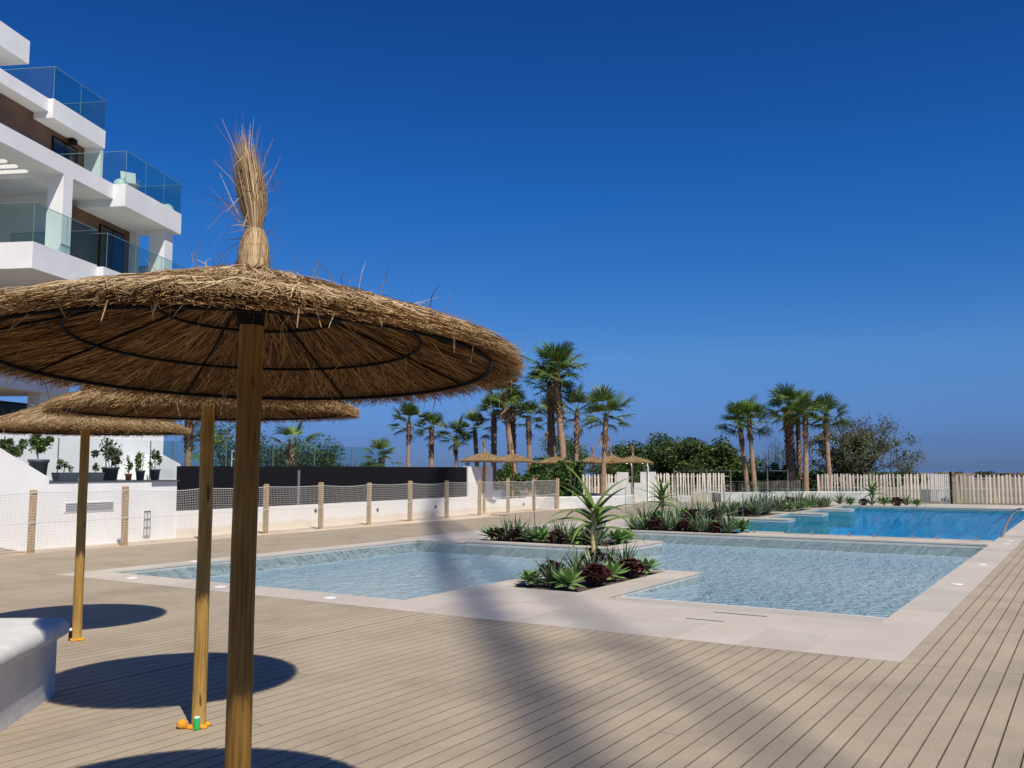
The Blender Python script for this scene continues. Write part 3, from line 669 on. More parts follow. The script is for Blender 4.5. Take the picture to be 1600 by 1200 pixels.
# ------------------------------------------------------------------ thatched parasols
def make_straw_parts(seed, dens=1.0):
    r2 = random.Random(seed); RR = 1.025; ZR = 2.145; RISE = .355
    def cz(r): return ZR + RISE * (1 - r / RR)           # height of the shell underside
    core = MB(); core.lathe([(.05, cz(.05)), (.3, cz(.3)), (.6, cz(.6)), (.94, cz(.94)), (.95, cz(.95) + .018), (.6, cz(.6) + .025), (.3, cz(.3) + .03), (.05, cz(.05) + .04)], 40)
    top = MB(); und = MB(); fr = MB(); wisp = MB()
    def straw(m, a, r0, r1, z0, z1, skew, wd, lift=0., seg=3):
        pts = []
        for i in range(seg + 1):
            t = i / seg; r = r0 + (r1 - r0) * t; aa = a + skew * t; pts.append((r * math.cos(aa), r * math.sin(aa), cz(r) + z0 + (z1 - z0) * t + lift * math.sin(t * math.pi)))
        sd = Vector((-math.sin(a), math.cos(a), r2.uniform(-.9, .9))).normalized()
        m.strip(pts, [wd * .8] + [wd] * (seg - 1) + [wd * .3], sd)
    for i in range(int(6500 * dens)):          # top layer, loosely laid
        r0 = math.sqrt(r2.uniform(.0, .8)) * .95 + .03; L = r2.uniform(.15, .4)
        straw(top, r2.uniform(0, 6.2832), r0, min(r0 + L, 1.045 + r2.uniform(-.03, .02)), .03 + r2.uniform(0, .018), .026 + r2.uniform(-.016, .02), r2.gauss(0, .12), r2.uniform(.0016, .003), r2.uniform(0, .015), 2)
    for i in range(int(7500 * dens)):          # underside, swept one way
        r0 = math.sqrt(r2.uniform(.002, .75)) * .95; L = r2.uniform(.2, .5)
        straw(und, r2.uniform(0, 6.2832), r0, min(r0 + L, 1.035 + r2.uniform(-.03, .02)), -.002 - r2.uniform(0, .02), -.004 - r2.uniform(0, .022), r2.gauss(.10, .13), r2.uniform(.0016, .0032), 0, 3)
    for i in range(int(9500 * dens)):          # thick cut rim
        z = r2.uniform(-.012, .03); straw(fr, r2.uniform(0, 6.2832), r2.uniform(.78, .93), RR + r2.uniform(-.03, .035), z, z + r2.uniform(-.012, .012), r2.gauss(.05, .06), r2.uniform(.002, .0036), 0, 1)
    for i in range(170):                       # stray stalks
        a = r2.uniform(0, 6.2832); r0 = r2.uniform(.15, .98)
        p = Vector((r0 * math.cos(a), r0 * math.sin(a), cz(r0) + (.04 if r2.random() < .62 else -.02)))
        up = r2.uniform(.02, .12) if p.z > cz(r0) + .02 else r2.uniform(-.16, -.03)
        d = Vector((math.cos(a + r2.gauss(0, 1.)), math.sin(a + r2.gauss(0, 1.)), 0)) * r2.uniform(.02, .12)
        q = p + d + Vector((0, 0, up)); mid = (p + q) / 2 + Vector((r2.uniform(-.015, .015), r2.uniform(-.015, .015), .012))
        wisp.strip([p, mid, q], [.0016, .0016, .0006], (r2.gauss(0, 1), r2.gauss(0, 1), r2.gauss(0, 1)))
    for i in range(110):                       # loose ends hanging from the rim
        a = r2.uniform(0, 6.2832); r0 = r2.uniform(.93, 1.03); p = Vector((r0 * math.cos(a), r0 * math.sin(a), cz(r0) - .005)); q = p + Vector((r2.uniform(-.03, .03), r2.uniform(-.03, .03), -r2.uniform(.02, .075)))
        wisp.strip([p, (p + q) / 2, q], [.0022, .002, .001], (r2.gauss(0, 1), r2.gauss(0, 1), .2))
    # knot and tuft
    ZA = ZR + RISE + .025
    kn = MB()
    for i in range(900):
        a = r2.uniform(0, 6.2832); sk = r2.gauss(0, .25); pts = []
        for t in (0, .2, .42, .65, .85, 1):
            r = .035 + .03 * math.sin(min(1, max(0, t)) * math.pi) ** .8 + (.035 * (1 - t) ** 4) + r2.uniform(-.003, .003); aa = a + sk * t
            pts.append((r * math.cos(aa), r * math.sin(aa), ZA - .045 + t * .20))
        kn.strip(pts, [.0022] * 5 + [.0015], (-math.sin(a), math.cos(a), 0))
    for i in range(500):                       # collar splayed out over the crown
        a = r2.uniform(0, 6.2832); kn.strip([(.05 * math.cos(a), .05 * math.sin(a), ZA + .02), (.09 * math.cos(a), .09 * math.sin(a), ZA - .02), (.2 * math.cos(a + .1), .2 * math.sin(a + .1), cz(.2) + .05 + r2.uniform(-.01, .02))], [.002, .0025, .001], (-math.sin(a), math.cos(a), .2))
    kcore = MB().lathe([(.0, ZA - .04), (.05, ZA - .04), (.055, ZA + .05), (.03, ZA + .14), (.02, ZA + .3), (.0, ZA + .42)], 12)
    tf = MB(); lean = Vector((-.085, -.02, 0))
    for i in range(620):
        a = r2.uniform(0, 6.2832); b0 = r2.random() ** .5; r0 = .03 * b0; H = r2.uniform(.25, .46) * (1.05 - .25 * b0)
        spread = .048 * b0 * r2.uniform(.6, 1.25); p0 = Vector((r0 * math.cos(a), r0 * math.sin(a), ZA + .14))
        p2 = p0 + Vector((spread * math.cos(a), spread * math.sin(a), H)) + lean * (H / .4); p1 = p0 * .5 + p2 * .5 + Vector((math.cos(a), math.sin(a), 0)) * .018 * b0 - lean * .1
        tf.strip([p0, p1, p2], [.0022, .002, .0006], (-math.sin(a), math.cos(a), r2.uniform(-.3, .3)))
    for i in range(70):                        # stray ends of the tuft
        a = r2.gauss(3.5, 1.3); z0 = r2.uniform(.12, .4); p0 = Vector((.03 * math.cos(a), .03 * math.sin(a), ZA + z0)); L = r2.uniform(.1, .26)
        d = Vector((math.cos(a), math.sin(a), r2.uniform(-.35, 1.6))).normalized(); p1 = p0 + d * L * .6; d2 = (d + Vector((0, 0, r2.choice((-1.3, -.2, .1))))).normalized(); p2 = p1 + d2 * L * .5
        tf.strip([p0, p1, p2], [.0018, .0015, .0005], (r2.gauss(0, 1), r2.gauss(0, 1), .3))
    for i in range(26):
        a = r2.uniform(0, 6.2832); p0 = Vector((0, 0, ZA + .3)) + lean * .6; p2 = p0 + Vector((.07 * math.cos(a), .07 * math.sin(a), r2.uniform(.2, .34))) + lean * .3
        tf.strip([p0, (p0 + p2) / 2, p2], [.0018, .0014, .0004], (math.sin(a), -math.cos(a), 0))
    wires = []
    for rw, th in ((.34, .0065), (.65, .0065), (.925, .008)):
        wires.append(MB().tube([(rw * math.cos(2 * math.pi * i / 48), rw * math.sin(2 * math.pi * i / 48), cz(rw) - .034) for i in range(48)], th, 6, False, True).mesh('hoop', 'black_metal'))
    rib = MB().tube([(r, 0, cz(r) - .026) for r in (.04, .3, .6, .92)], .005, 5).mesh('rib', 'black_metal')
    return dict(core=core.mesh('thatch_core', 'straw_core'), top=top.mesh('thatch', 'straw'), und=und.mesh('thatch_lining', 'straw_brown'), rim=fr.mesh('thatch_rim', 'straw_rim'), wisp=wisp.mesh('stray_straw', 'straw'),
                knot=kn.mesh('knot', 'straw'), kcore=kcore.mesh('knot_core', 'straw_core'), tuft=tf.mesh('tuft', 'straw'), wires=wires, rib=rib)
SP = make_straw_parts(5)
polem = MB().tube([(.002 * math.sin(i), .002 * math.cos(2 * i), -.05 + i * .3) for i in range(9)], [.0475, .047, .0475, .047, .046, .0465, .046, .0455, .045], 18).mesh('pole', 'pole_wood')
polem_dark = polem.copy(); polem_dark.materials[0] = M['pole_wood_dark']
capm = MB().lathe([(.05, 2.295), (.053, 2.295), (.053, 2.43), (.03, 2.5), (0, 2.52)], 18).mesh('collar', 'black_metal')
def blob(m, c, rx, ry, rz, r2):
    k = len(m.v); n, q = 12, 7
    for i in range(q + 1):
        for j in range(n):
            a = 2 * math.pi * j / n; t = math.pi * i / q; f_ = 1 + r2.uniform(-.16, .16) * math.sin(t)
            m.v.append((c[0] + rx * math.cos(a) * math.sin(t) * f_, c[1] + ry * math.sin(a) * math.sin(t) * f_, max(.001, c[2] + rz * math.cos(t) * f_)))
    for i in range(q):
        for j in range(n): m.f.append((k + i * n + j, k + i * n + (j + 1) % n, k + (i + 1) * n + (j + 1) % n, k + (i + 1) * n + j)); m.sm.append(True)
def parasol(loc, rz, label, tilt=(0, 0), group='thatched parasols on the front deck', scale=1.0, foam=None, lean=(0, 0), pm_=None):
    t = empty('thatched_parasol', loc, 0, label, 'parasol', group); t.scale = (scale,) * 3
    p = link('pole', pm_ or polem, t, None, (lean[0], lean[1], rz * 2))
    link('collar', capm, t, None, (lean[0], lean[1], 0))
    c = link('canopy', SP['core'], t, None, (tilt[0], tilt[1], 0))
    c.location = Vector((0, 0, 2.25)) - Matrix.Rotation(tilt[1], 3, 'Y') @ Matrix.Rotation(tilt[0], 3, 'X') @ Vector((0, 0, 2.25)) + Vector((lean[1] * 2.2, -lean[0] * 2.2, 0))
    rot = (0, 0, rz)
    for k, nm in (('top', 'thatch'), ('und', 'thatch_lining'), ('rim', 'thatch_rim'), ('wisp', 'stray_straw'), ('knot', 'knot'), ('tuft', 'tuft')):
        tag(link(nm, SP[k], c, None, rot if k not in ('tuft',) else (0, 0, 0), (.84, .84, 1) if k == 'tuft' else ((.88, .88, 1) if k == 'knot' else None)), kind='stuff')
    link('knot_core', SP['kcore'], c, None, None, (.85, .85, 1))
    for wme in SP['wires']: link('hoop', wme, c)
    for i in range(8): link('rib', SP['rib'], c, None, (0, 0, rz + i * math.pi / 4))
    if foam:
        m = MB(); r2 = random.Random(foam)
        for q in range(6): a = q * 1.05 + r2.uniform(-.3, .3); blob(m, (.055 * math.cos(a), .055 * math.sin(a), .006), r2.uniform(.022, .042), r2.uniform(.02, .036), r2.uniform(.012, .026), r2)
        m.build('base_foam', 'orange_foam', t)
    return t
P1 = Vector((-2.72, 2.425, 0)); P2 = Vector((-5.255, 4.345, 0)); P3 = Vector((-8.94, 5.81, 0))
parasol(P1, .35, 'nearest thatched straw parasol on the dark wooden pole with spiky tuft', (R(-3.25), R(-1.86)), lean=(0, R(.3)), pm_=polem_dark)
parasol(P2, 1.6, 'middle thatched parasol with orange foam and green tin at its pole foot', (0, 0), foam=3)
parasol(P3, 2.9, 'third thatched parasol behind the white bench, partly cut by the left edge', (0, 0), foam=8)
RT = Vector((math.cos(R(32.152)), math.sin(R(32.152)), 0)); FW = Vector((-math.sin(R(32.152)), math.cos(R(32.152)), 0))
t = empty('green_tin', P2 - FW * .075 + RT * .01, 0, 'small green tin standing at the foot of the middle parasol pole', 'tin')
MB().lathe([(0, 0), (.021, 0), (.022, .005), (.022, .075), (.02, .08)], 18).build('can', 'green_tin', t); MB().lathe([(.02, .08), (.018, .088), (0, .088)], 18).build('lid', 'tin_top', t)
t = empty('orange_lump', P2 - RT * .10 - FW * .04, 0, 'orange foam lump beside the middle parasol pole, left of the green tin', 'foam lump')
r2 = random.Random(44); m = MB(); blob(m, (0, 0, .025), .042, .036, .036, r2); m.build('lump', 'orange_foam', t)
t = empty('dark_tin', P3 - RT * .05 - FW * .03, 0, 'small dark canister at the foot of the third parasol pole', 'tin')
MB().lathe([(0, 0), (.018, 0), (.018, .09), (.012, .1)], 14).build('can', 'black_metal', t); MB().lathe([(.012, .1), (.012, .125), (0, .125)], 14).build('cap', 'tin_top', t)
FAR = [(-21.2, 31.6, 1.0, 'leftmost small far parasol, beside the white wall pillar'), (-21.9, 34.9, 1.0, 'far parasol behind the leaning palm trunk'), (-24.62, 43.58, 1.0, 'far parasol behind the tall double palm trunks'),
       (-22.89, 44.67, 1.0, 'far parasol left of the lone palm trunk by the picket fence'), (-23.83, 48.8, 1.05, 'far parasol directly behind the lone palm trunk'), (-20.23, 43.98, 1.0, 'rightmost far parasol, before the dark green thicket')]
for i, (x, y, s_, t_) in enumerate(FAR): parasol((x, y, -.08), i * 1.1, t_, group='far thatched parasols', scale=s_)

# ------------------------------------------------------------------ white masonry bench at lower left
d_ = Vector((-.644, .765, 0)); o_ = Vector((-.765, -.644, 0))
end = Vector((-7.0, 4.42, 0))
bn = empty('masonry_bench', end, math.atan2(d_.y, d_.x), 'rounded white plastered masonry bench with overhanging lip at lower left', 'bench')
# local x = along d_ (towards its far end), local y = o_ side (left); profile in y-z rounded lip
prof = [(0.0, -.02), (0.0, .42), (-.03, .445), (-.065, .455), (-.085, .475), (-.092, .51), (-.085, .55), (-.055, .58), (-.01, .592), (.4, .598), (1.2, .6), (1.26, .58), (1.28, .54), (1.27, .48), (1.2, .45), (1.18, -.02)]
m = MB(); xs_ = [-4.2 + i * .14 for i in range(29)] + [-.12, -.07, -.035, -.012, 0.]
r2 = random.Random(9)
for x in xs_:
    e = max(0., (x + .14) / .14); sh = .16 * (1 - math.sqrt(max(0, 1 - e * e)))
    for (y, z) in prof:
        cy = .6; yy = cy + (y - cy) * (1 - sh * .8); zz = z - (sh * .45 if z > .5 else 0) + r2.uniform(-.003, .003) * (z > 0)
        xx = x + (.07 if .45 < z < .56 and x > -.02 else 0)
        m.v.append((xx, yy, zz))
np2 = len(prof)
for i in range(len(xs_) - 1):
    for j in range(np2 - 1): a = i * np2 + j; m.f.append((a, a + 1, a + np2 + 1, a + np2)); m.sm.append(True)
m.f.append(tuple(range((len(xs_) - 1) * np2, len(xs_) * np2))); m.sm.append(False)
bo = m.build('bench_body', 'white_plaster', bn)

# ------------------------------------------------------------------ fan palms
def frond_mesh(seed, mat, dead=False, rad=.78):
    r2 = random.Random(seed); m = MB(); L = r2.uniform(.5, .75)
    # petiole from origin along +x, blade fans at its end
    dr = -.10 if not dead else -.28
    pts = [(L * t, 0, dr * t * t) for t in (0, .33, .66, 1)]
    m.strip(pts, [.028, .022, .018, .014], (0, 1, 0), .4)
    bx, bz = L, dr; n = 26; A = 2.5 if not dead else 1.3
    for i in range(n):
        a = -A / 2 * 1.12 + A * 1.12 * i / (n - 1) + r2.uniform(-.03, .03)
        r = rad * (1 - .16 * abs(a / A * 2) ** 2) * r2.uniform(.88, 1.06); cup = .16 + .10 * abs(a)
        tipd = -.05 - (r2.uniform(.05, .28) if r2.random() < .5 else 0) - (.25 if dead else 0)
        dx, dy = math.cos(a), math.sin(a)
        q = [(bx, 0, bz), (bx + dx * r * .5, dy * r * .5, bz + cup * r * .25), (bx + dx * r * .8, dy * r * .8, bz + cup * r * .22 + tipd * .3), (bx + dx * r, dy * r, bz + cup * r * .1 + tipd)]
        wd = r * .5 * A * 1.12 / n * .62
        m.strip(q, [.006, wd, wd * .7, .003], (-dy, dx, 0), .5 if i % 2 else -.5)
    return m.mesh('frond', mat)
FR = [frond_mesh(100 + i, 'palm_green') for i in range(5)]; FB = [frond_mesh(120 + i, 'palm_bright') for i in range(2)]; FD = [frond_mesh(140 + i, 'palm_dead', True) for i in range(3)]
def palm(base, top, r0, r1, label, seed, nf=24, nd=5, fs=1.0, boots=.35, bright=.15, group='fan palms in the gardens', bent=0.):
    r0 *= .76; r1 *= .72; nf = int(nf * .85); fs *= 1.1; r2 = random.Random(seed); base = Vector(base); top = Vector(top); v = top - base; H = v.length
    t = empty('fan_palm', base, 0, label, 'palm tree', group)
    def c(q): return v * q + Vector((r2.uniform(-.01, .01), r2.uniform(-.01, .01), 0)) + Vector((bent, bent * .5, 0)) * math.sin(q * math.pi)
    m = MB(); N = max(6, int(H / .13)); m.tube([c(i / N) for i in range(N + 1)], [(r0 + (r1 - r0) * min(1, i / N * 1.4)) * (1.15 if i == 0 else 1) * (1 + (.05 if i % 2 else -.02)) for i in range(N + 1)], 12)
    m.build('trunk', 'palm_trunk', t)
    m = MB(); nb = int(26 + H * boots * 26)                        # old leaf bases below the crown
    for i in range(nb):
        q = 1 - boots * (i / nb); a = i * 2.4; p = c(q); rr = r1 * 1.05; d = Vector((math.cos(a), math.sin(a), 0))
        L = r2.uniform(.12, .26); m.strip([p + d * rr * .8 - Vector((0, 0, .05)), p + d * rr * 1.15 + Vector((0, 0, L * .4)), p + d * (rr * 1.35 + r2.uniform(0, .06)) + Vector((0, 0, L))], [r1 * .5, r1 * .38, r1 * .12], (-d.y, d.x, 0), .3)
    m.build('leaf_bases', 'palm_boots', t)
    for i in range(nf):
        q = i / nf; a = i * 2.399 + r2.uniform(-.3, .3); el = 1.32 - 1.75 * q + r2.uniform(-.16, .16)
        me = (FB if r2.random() < bright else FR)[r2.randrange(2)] if r2.random() < .5 else FR[r2.randrange(5)]
        o = link('frond', me, t, v + Vector((0, 0, .12 - .25 * q)), None, fs * r2.uniform(.82, 1.12))
        o.rotation_euler = (r2.uniform(-.5, .5), -el, a)
    for i in range(max(1, int(nd * .6))):
        a = r2.uniform(0, 6.28); o = link('frond', FD[r2.randrange(3)], t, v + Vector((0, 0, r2.uniform(-.35, .05))), None, fs * r2.uniform(.55, .85)); o.rotation_euler = (r2.uniform(-.3, .3), r2.uniform(.95, 1.5), a)
    return t
Z = -.09
palm((-35.19, 34.57, Z), (-35.25, 34.6, 3.0), .34, .24, 'short stout young palm with bright green fan before the left trees', 1, 9, 12, 1.1, .7, .9)
palm((-35.82, 42.45, Z), (-35.85, 42.45, 2.35), .22, .2, 'low squat palm top just above the black screen', 2, 14, 8, .9, .6, .2)
palm((-37.65, 47.2, Z), (-37.6, 47.2, 4.7), .2, .15, 'slender palm above the black screen, left of the close pair', 3, 22, 4, 1.0, .3)
palm((-36.38, 48.0, Z), (-36.35, 48.0, 4.3), .24, .17, 'palm above the black screen with dead fronds on its trunk', 4, 18, 8, .9, .45)
palm((-36.13, 50.52, Z), (-36.2, 50.5, 3.85), .19, .14, 'short palm above the black screen next to the white pillar', 5, 18, 4, .95, .3, .3)
palm((-34.85, 51.3, Z), (-35.1, 51.15, 4.3), .2, .15, 'thin dark leaning palm just left of the white pillar', 6, 16, 3, .95, .6, .05)
palm((-32.92, 50.18, Z), (-32.95, 50.2, 5.3), .26, .2, 'palm behind the leftmost far parasol', 7, 20, 8, 1.0, .5, .05)
palm((-30.6, 49.3, Z), (-31.3, 48.85, 6.3), .27, .22, 'palm with leaning smooth tan trunk behind the net fence', 8, 26, 7, 1.15, .28, .3)
palm((-32.3, 51.4, Z), (-32.35, 51.4, 5.6), .33, .3, 'thick dark palm trunk right behind the leaning palm', 9, 20, 8, 1.05, .8, 0)
palm((-34.0, 56.6, Z), (-34.15, 56.5, 5.3), .22, .18, 'far palm between the leaning palm and the tall pair', 10, 20, 6, 1.05, .35, .1)
palm((-32.9, 57.4, Z), (-32.9, 57.4, 5.4), .2, .17, 'far palm immediately left of the tall pair of palms', 11, 20, 8, 1.05, .5, .05)
palm((-27.5, 49.95, Z), (-28.05, 49.66, 7.8), .31, .26, 'tallest palm of all, smooth tan trunk', 12, 30, 7, 1.3, .38, .12, bent=.05)
palm((-28.7, 50.6, Z), (-28.9, 50.5, 7.0), .33, .24, 'darker palm trunk touching the tallest palm on its left', 13, 24, 9, 1.15, .6, .05)
palm((-27.3, 50.9, Z), (-27.2, 50.9, 5.3), .2, .16, 'lower palm crown right of the tallest palm', 33, 18, 5, 1.1, .5, .1)
palm((-20.7, 41.35, .3), (-20.5, 41.45, 4.35), .2, .13, 'lone palm between far parasols and dark thicket', 14, 22, 4, 1.05, .5, .25)
palm((-17.75, 55.0, .3), (-18.1, 54.8, 4.5), .21, .15, 'left palm of the pair in the white planter', 15, 20, 4, 1.0, .35, .15)
palm((-17.05, 54.2, .3), (-17.3, 54.1, 4.65), .22, .15, 'right palm of the pair in the white planter', 16, 20, 4, 1.0, .3, .15)
palm((-15.45, 56.4, .2), (-15.6, 56.35, 5.35), .34, .3, 'thickest brown palm trunk in the white planter', 17, 28, 9, 1.15, .75, .12)
palm((-15.3, 57.6, .2), (-15.35, 57.6, 4.9), .2, .16, 'thin palm trunk hugging the thickest planter palm', 18, 16, 4, .95, .8, .05)
palm((-14.1, 54.3, .3), (-14.05, 54.35, 4.7), .23, .17, 'straight tan palm, second from the right in the white planter', 19, 22, 4, 1.0, .28, .15)
palm((-12.92, 55.05, .3), (-13.05, 55.0, 4.75), .22, .15, 'rightmost palm of the white planter, before the bare-twigged tree', 20, 20, 3, .95, .32, .3)
palm((-37.26, 29.73, Z), (-37.3, 29.7, 4.3), .27, .22, 'palm trunk behind the left glass balustrade under a parasol rim', 21, 18, 6, 1.0, .4)
palm((-40.64, 33.51, Z), (-40.6, 33.5, 2.9), .2, .16, 'small palm behind the glass balustrade beside the parasol pole', 22, 14, 5, .9, .6)

# ------------------------------------------------------------------ shrubs and trees
shrub('broadleaf_tree', (-47.0, 41.5, Z), (2.7, 2.7, 2.3), 6500, .17, 'leaf_dark', 'dark green broadleaf tree behind the glass, left of the stout palm', 'tree', 51, stems=6, trunk_r=.12, zc=2.9)
shrub('broadleaf_tree', (-43.6, 44.2, Z), (2.3, 2.3, 1.8), 6000, .16, 'leaf_dark', 'dark green broadleaf tree just right of the stout palm', 'tree', 52, stems=6, trunk_r=.12, zc=2.2, extra=((-1.2, -.8, 2.2), (.9, .9, 1.5), 900, .2, 'leaf_dry'))
shrub('garden_shrub', (-40.4, 45.5, Z), (2.2, 1.6, 1.2), 2600, .15, 'leaf_dark', 'low dark shrub just showing above the black screen', 'shrub', 53, zc=1.4)
shrub('broadleaf_tree', (-36.3, 65.7, Z), (2.2, 2.2, 2.2), 5000, .17, 'leaf_dark', 'rounded dark tree behind the tallest palm, left of the lone palm', 'tree', 54, stems=5, trunk_r=.1, zc=2.6)
for i, (x, y, rx, rz, n_, t_) in enumerate(((-27.6, 58.3, 2.2, 1.7, 5000, 'left lower part of the dark thicket, behind the far parasols'), (-25.2, 62.2, 3.0, 2.25, 8000, 'tallest middle bush of the dark thicket behind the showers'), (-22.3, 61.2, 2.4, 1.9, 6000, 'right bush of the dark thicket behind the picket fence'), (-20.4, 61.5, 1.7, 1.35, 3500, 'small bush ending the dark thicket beside the palm pair'))):
    shrub('thicket_bush', (x, y, Z), (rx, 2.0, rz), int(n_ * 1.9), .19, ('leaf_dark', 'leaf_dark', 'leaf_dark', 'leaf_mid')[i], t_, 'bush', 60 + i, 'bushes of the dark thicket', stems=7, trunk_r=.08, zc=rz * 1.05)
for i, (x, y, rx, rz, n_, t_) in enumerate(((-29.9, 47.2, 1.1, 1.0, 1600, 'glossy green bush left of the leaning palm trunk'), (-28.3, 48.2, 1.5, 1.15, 2600, 'glossy green bush between the leaning palm and the tallest palm'), (-21.2, 38.6, .9, 1.3, 2200, 'tall glossy green bush behind the big tree aloe'))):
    shrub('glossy_bush', (x, y, Z), (rx, 1.0, rz), n_, .24, 'leaf_mid', t_, 'bush', 70 + i, 'glossy bushes behind the net fence', zc=rz * 1.05)
for i, (x, y, rx, rz, n_, t_) in enumerate(((-17.1, 57.4, 1.0, 1.0, 1500, 'dark bush right of the palm pair'), (-15.9, 57.0, .9, .85, 1200, 'bright green bush at the foot of the thickest palm'), (-14.6, 57.6, 1.0, .9, 1200, 'bush behind the straight tan palm'))):
    shrub('planter_bush', (x, y, .2), (rx, .8, rz), n_, .18, ('leaf_dark', 'leaf_mid', 'leaf_dark')[i], t_, 'bush', 80 + i, 'bushes in the white planter', zc=rz)
# sparse tree with bare twigs
def twiggy(loc, label, seed):
    r2 = random.Random(seed); t = empty('sparse_tree', loc, 0, label, 'tree'); m = MB(); tips = []
    def grow(p, d, L, r, k):
        q = p + d * L; pts = limb(m, p, q, r, r * .6, r2, .1, 4)
        if k >= 2: tips.extend(pts[1:])
        if k < 4:
            for _ in range(r2.choice((2, 3, 3))):
                nd = (d + Vector((r2.gauss(0, .55), r2.gauss(0, .55), r2.gauss(.05, .35)))).normalized(); grow(q, nd, L * r2.uniform(.6, .82), r * .58, k + 1)
    for i in range(8):
        a = i * .785 + r2.uniform(-.3, .3); grow(Vector((.15 * math.cos(a), .15 * math.sin(a), 0)), Vector((math.cos(a) * .55, math.sin(a) * .55, 1)).normalized(), r2.uniform(1.6, 2.1), .085, 0)
    m.build('trunk', 'branch_bark', t)
    lm = MB()
    for p in tips:
        dens = 4.6 if p.z < 4.0 else 1.3
        for _ in range(int(dens + r2.random())):
            c = p + Vector((r2.gauss(0, .13), r2.gauss(0, .13), r2.gauss(0, .13))); ax = Vector((r2.gauss(0, 1), r2.gauss(0, 1), r2.gauss(0, 1))).normalized(); sd = ax.orthogonal().normalized(); L = r2.uniform(.08, .16)
            k = len(lm.v); lm.v += [tuple(c - ax * L / 2), tuple(c + sd * L * .32), tuple(c + ax * L / 2), tuple(c - sd * L * .32)]; lm.f.append((k, k + 1, k + 2, k + 3)); lm.sm.append(False)
    leaf_cloud(lm, (-.3, 0, 1.9), (2.0, 1.6, 1.9), 10500, .16, r2, shell=.3)
    lm.build('crown', 'leaf_olive', t)
    return t
twiggy((-13.3, 62.3, Z), 'sparse grey-green tree with bare twigs at the right of the palms', 91)
shrub('dry_shrub', (-12.3, 57.2, Z), (.75, .6, .55), 900, .16, 'leaf_dry', 'dry straw-coloured shrub behind the rightmost planter palm', 'shrub', 92, zc=1.15)
shrub('yellow_green_scrub', (-17.2, 100.5, Z), (3.8, 2.0, .8), 2600, .28, 'leaf_mid', 'low yellow-green scrub above the right picket fence', 'shrub', 93, zc=.95, trunk_r=.05)
for i in range(9): shrub('dune_scrub', (-18.5 + i * 3.6 + U(-1, 1), 122 + U(-9, 9), .85), (U(1.2, 2.6), 1.2, U(.3, .5)), 380, .3, ('leaf_olive', 'leaf_dry')[i % 2], ORD[i] + ' patch of low dune scrub from the left beyond the picket fence', 'shrub', 95 + i, 'scrub on the dunes', stems=3, trunk_r=.03, zc=.3)
# feathery reeds between palms
def reeds(loc, n, H, label, seed):
    r2 = random.Random(seed); t = empty('tall_reeds', loc, 0, label, 'reeds', 'reeds behind the planter'); m = MB()
    for i in range(n):
        p = Vector((r2.uniform(-1.1, 1.1), r2.uniform(-.4, .4), 0)); h = H * r2.uniform(.6, 1.05); q = p + Vector((r2.uniform(-.25, .25), r2.uniform(-.25, .25), h))
        m.strip([p, (p + q) / 2 + Vector((.02, 0, 0)), q], [.014, .012, .003], (1, r2.uniform(-.6, .6), 0))
        for k in range(8):
            b_ = p + (q - p) * r2.uniform(.35, .98); d = Vector((r2.gauss(0, .2), r2.gauss(0, .2), r2.uniform(.2, .5))); m.strip([b_, b_ + d * .5 + Vector((0, 0, .02)), b_ + d], [.012, .01, .002], (r2.gauss(0, 1), r2.gauss(0, 1), 0))
    tag(m.build('blades', 'leaf_olive', t), kind='stuff')
reeds((-17.2, 60.5, Z), 60, 3.9, 'feathery grey reeds right of the palm pair', 31); reeds((-11.0, 62.5, Z), 10, 3.9, 'few thin reeds right of the sparse tree', 32)

# ------------------------------------------------------------------ white planters, showers, far fences
def low_wall_loop(name, pts, h, th, label, mat='white_plaster', z0=-.09):
    t = empty(name, (pts[0][0], pts[0][1], 0), 0, label, 'planter'); m = MB(); o0 = Vector((pts[0][0], pts[0][1], 0))
    P = [Vector((x, y, 0)) - o0 for x, y in pts]; N = len(P); pr = [(-th / 2, z0), (-th / 2, h - .05), (-th / 2 + .05, h), (th / 2 - .05, h), (th / 2, h - .05), (th / 2, z0)]
    for i in range(N):
        d = (P[min(i + 1, N - 1)] - P[max(i - 1, 0)]).normalized(); nn = Vector((-d.y, d.x, 0))
        for o_, z in pr: m.v.append(tuple(P[i] + nn * o_ + Vector((0, 0, z))))
    for i in range(N - 1):
        for j in range(5): a = i * 6 + j; m.f.append((a, a + 1, a + 7, a + 6)); m.sm.append(j in (1, 3))
    for e in (0, N - 1): m.f.append(tuple(e * 6 + j for j in range(6))); m.sm.append(False)
    m.build('wall', mat, t); return t, m
def curve_pts(a, b_, c, n=12): return [((1 - t) ** 2 * a[0] + 2 * t * (1 - t) * b_[0] + t * t * c[0], (1 - t) ** 2 * a[1] + 2 * t * (1 - t) * b_[1] + t * t * c[1]) for t in [i / n for i in range(n + 1)]]
pl, _ = low_wall_loop('white_planter', [(-21.8, 56.5), (-17.2, 48.2)] + curve_pts((-16.8, 47.7), (-15.8, 49.2), (-15.2, 50.6), 6) + curve_pts((-15.0, 51.0), (-13.5, 52.8), (-11.2, 53.2), 10) + curve_pts((-11.0, 53.25), (-10.4, 53.6), (-10.6, 54.4), 6) + [(-11.2, 59)], .52, .3, 'long low white planter with rounded end holding six palms')
MB().prism([(-21.8, 57), (-16.9, 48.2), (-15.2, 51.0), (-13.5, 52.6), (-11.2, 53.4), (-10.8, 54.2), (-11.2, 59), (-16, 60)], .1, .38).build('soil', 'soil', pl, (21.8, -56.5, 0))
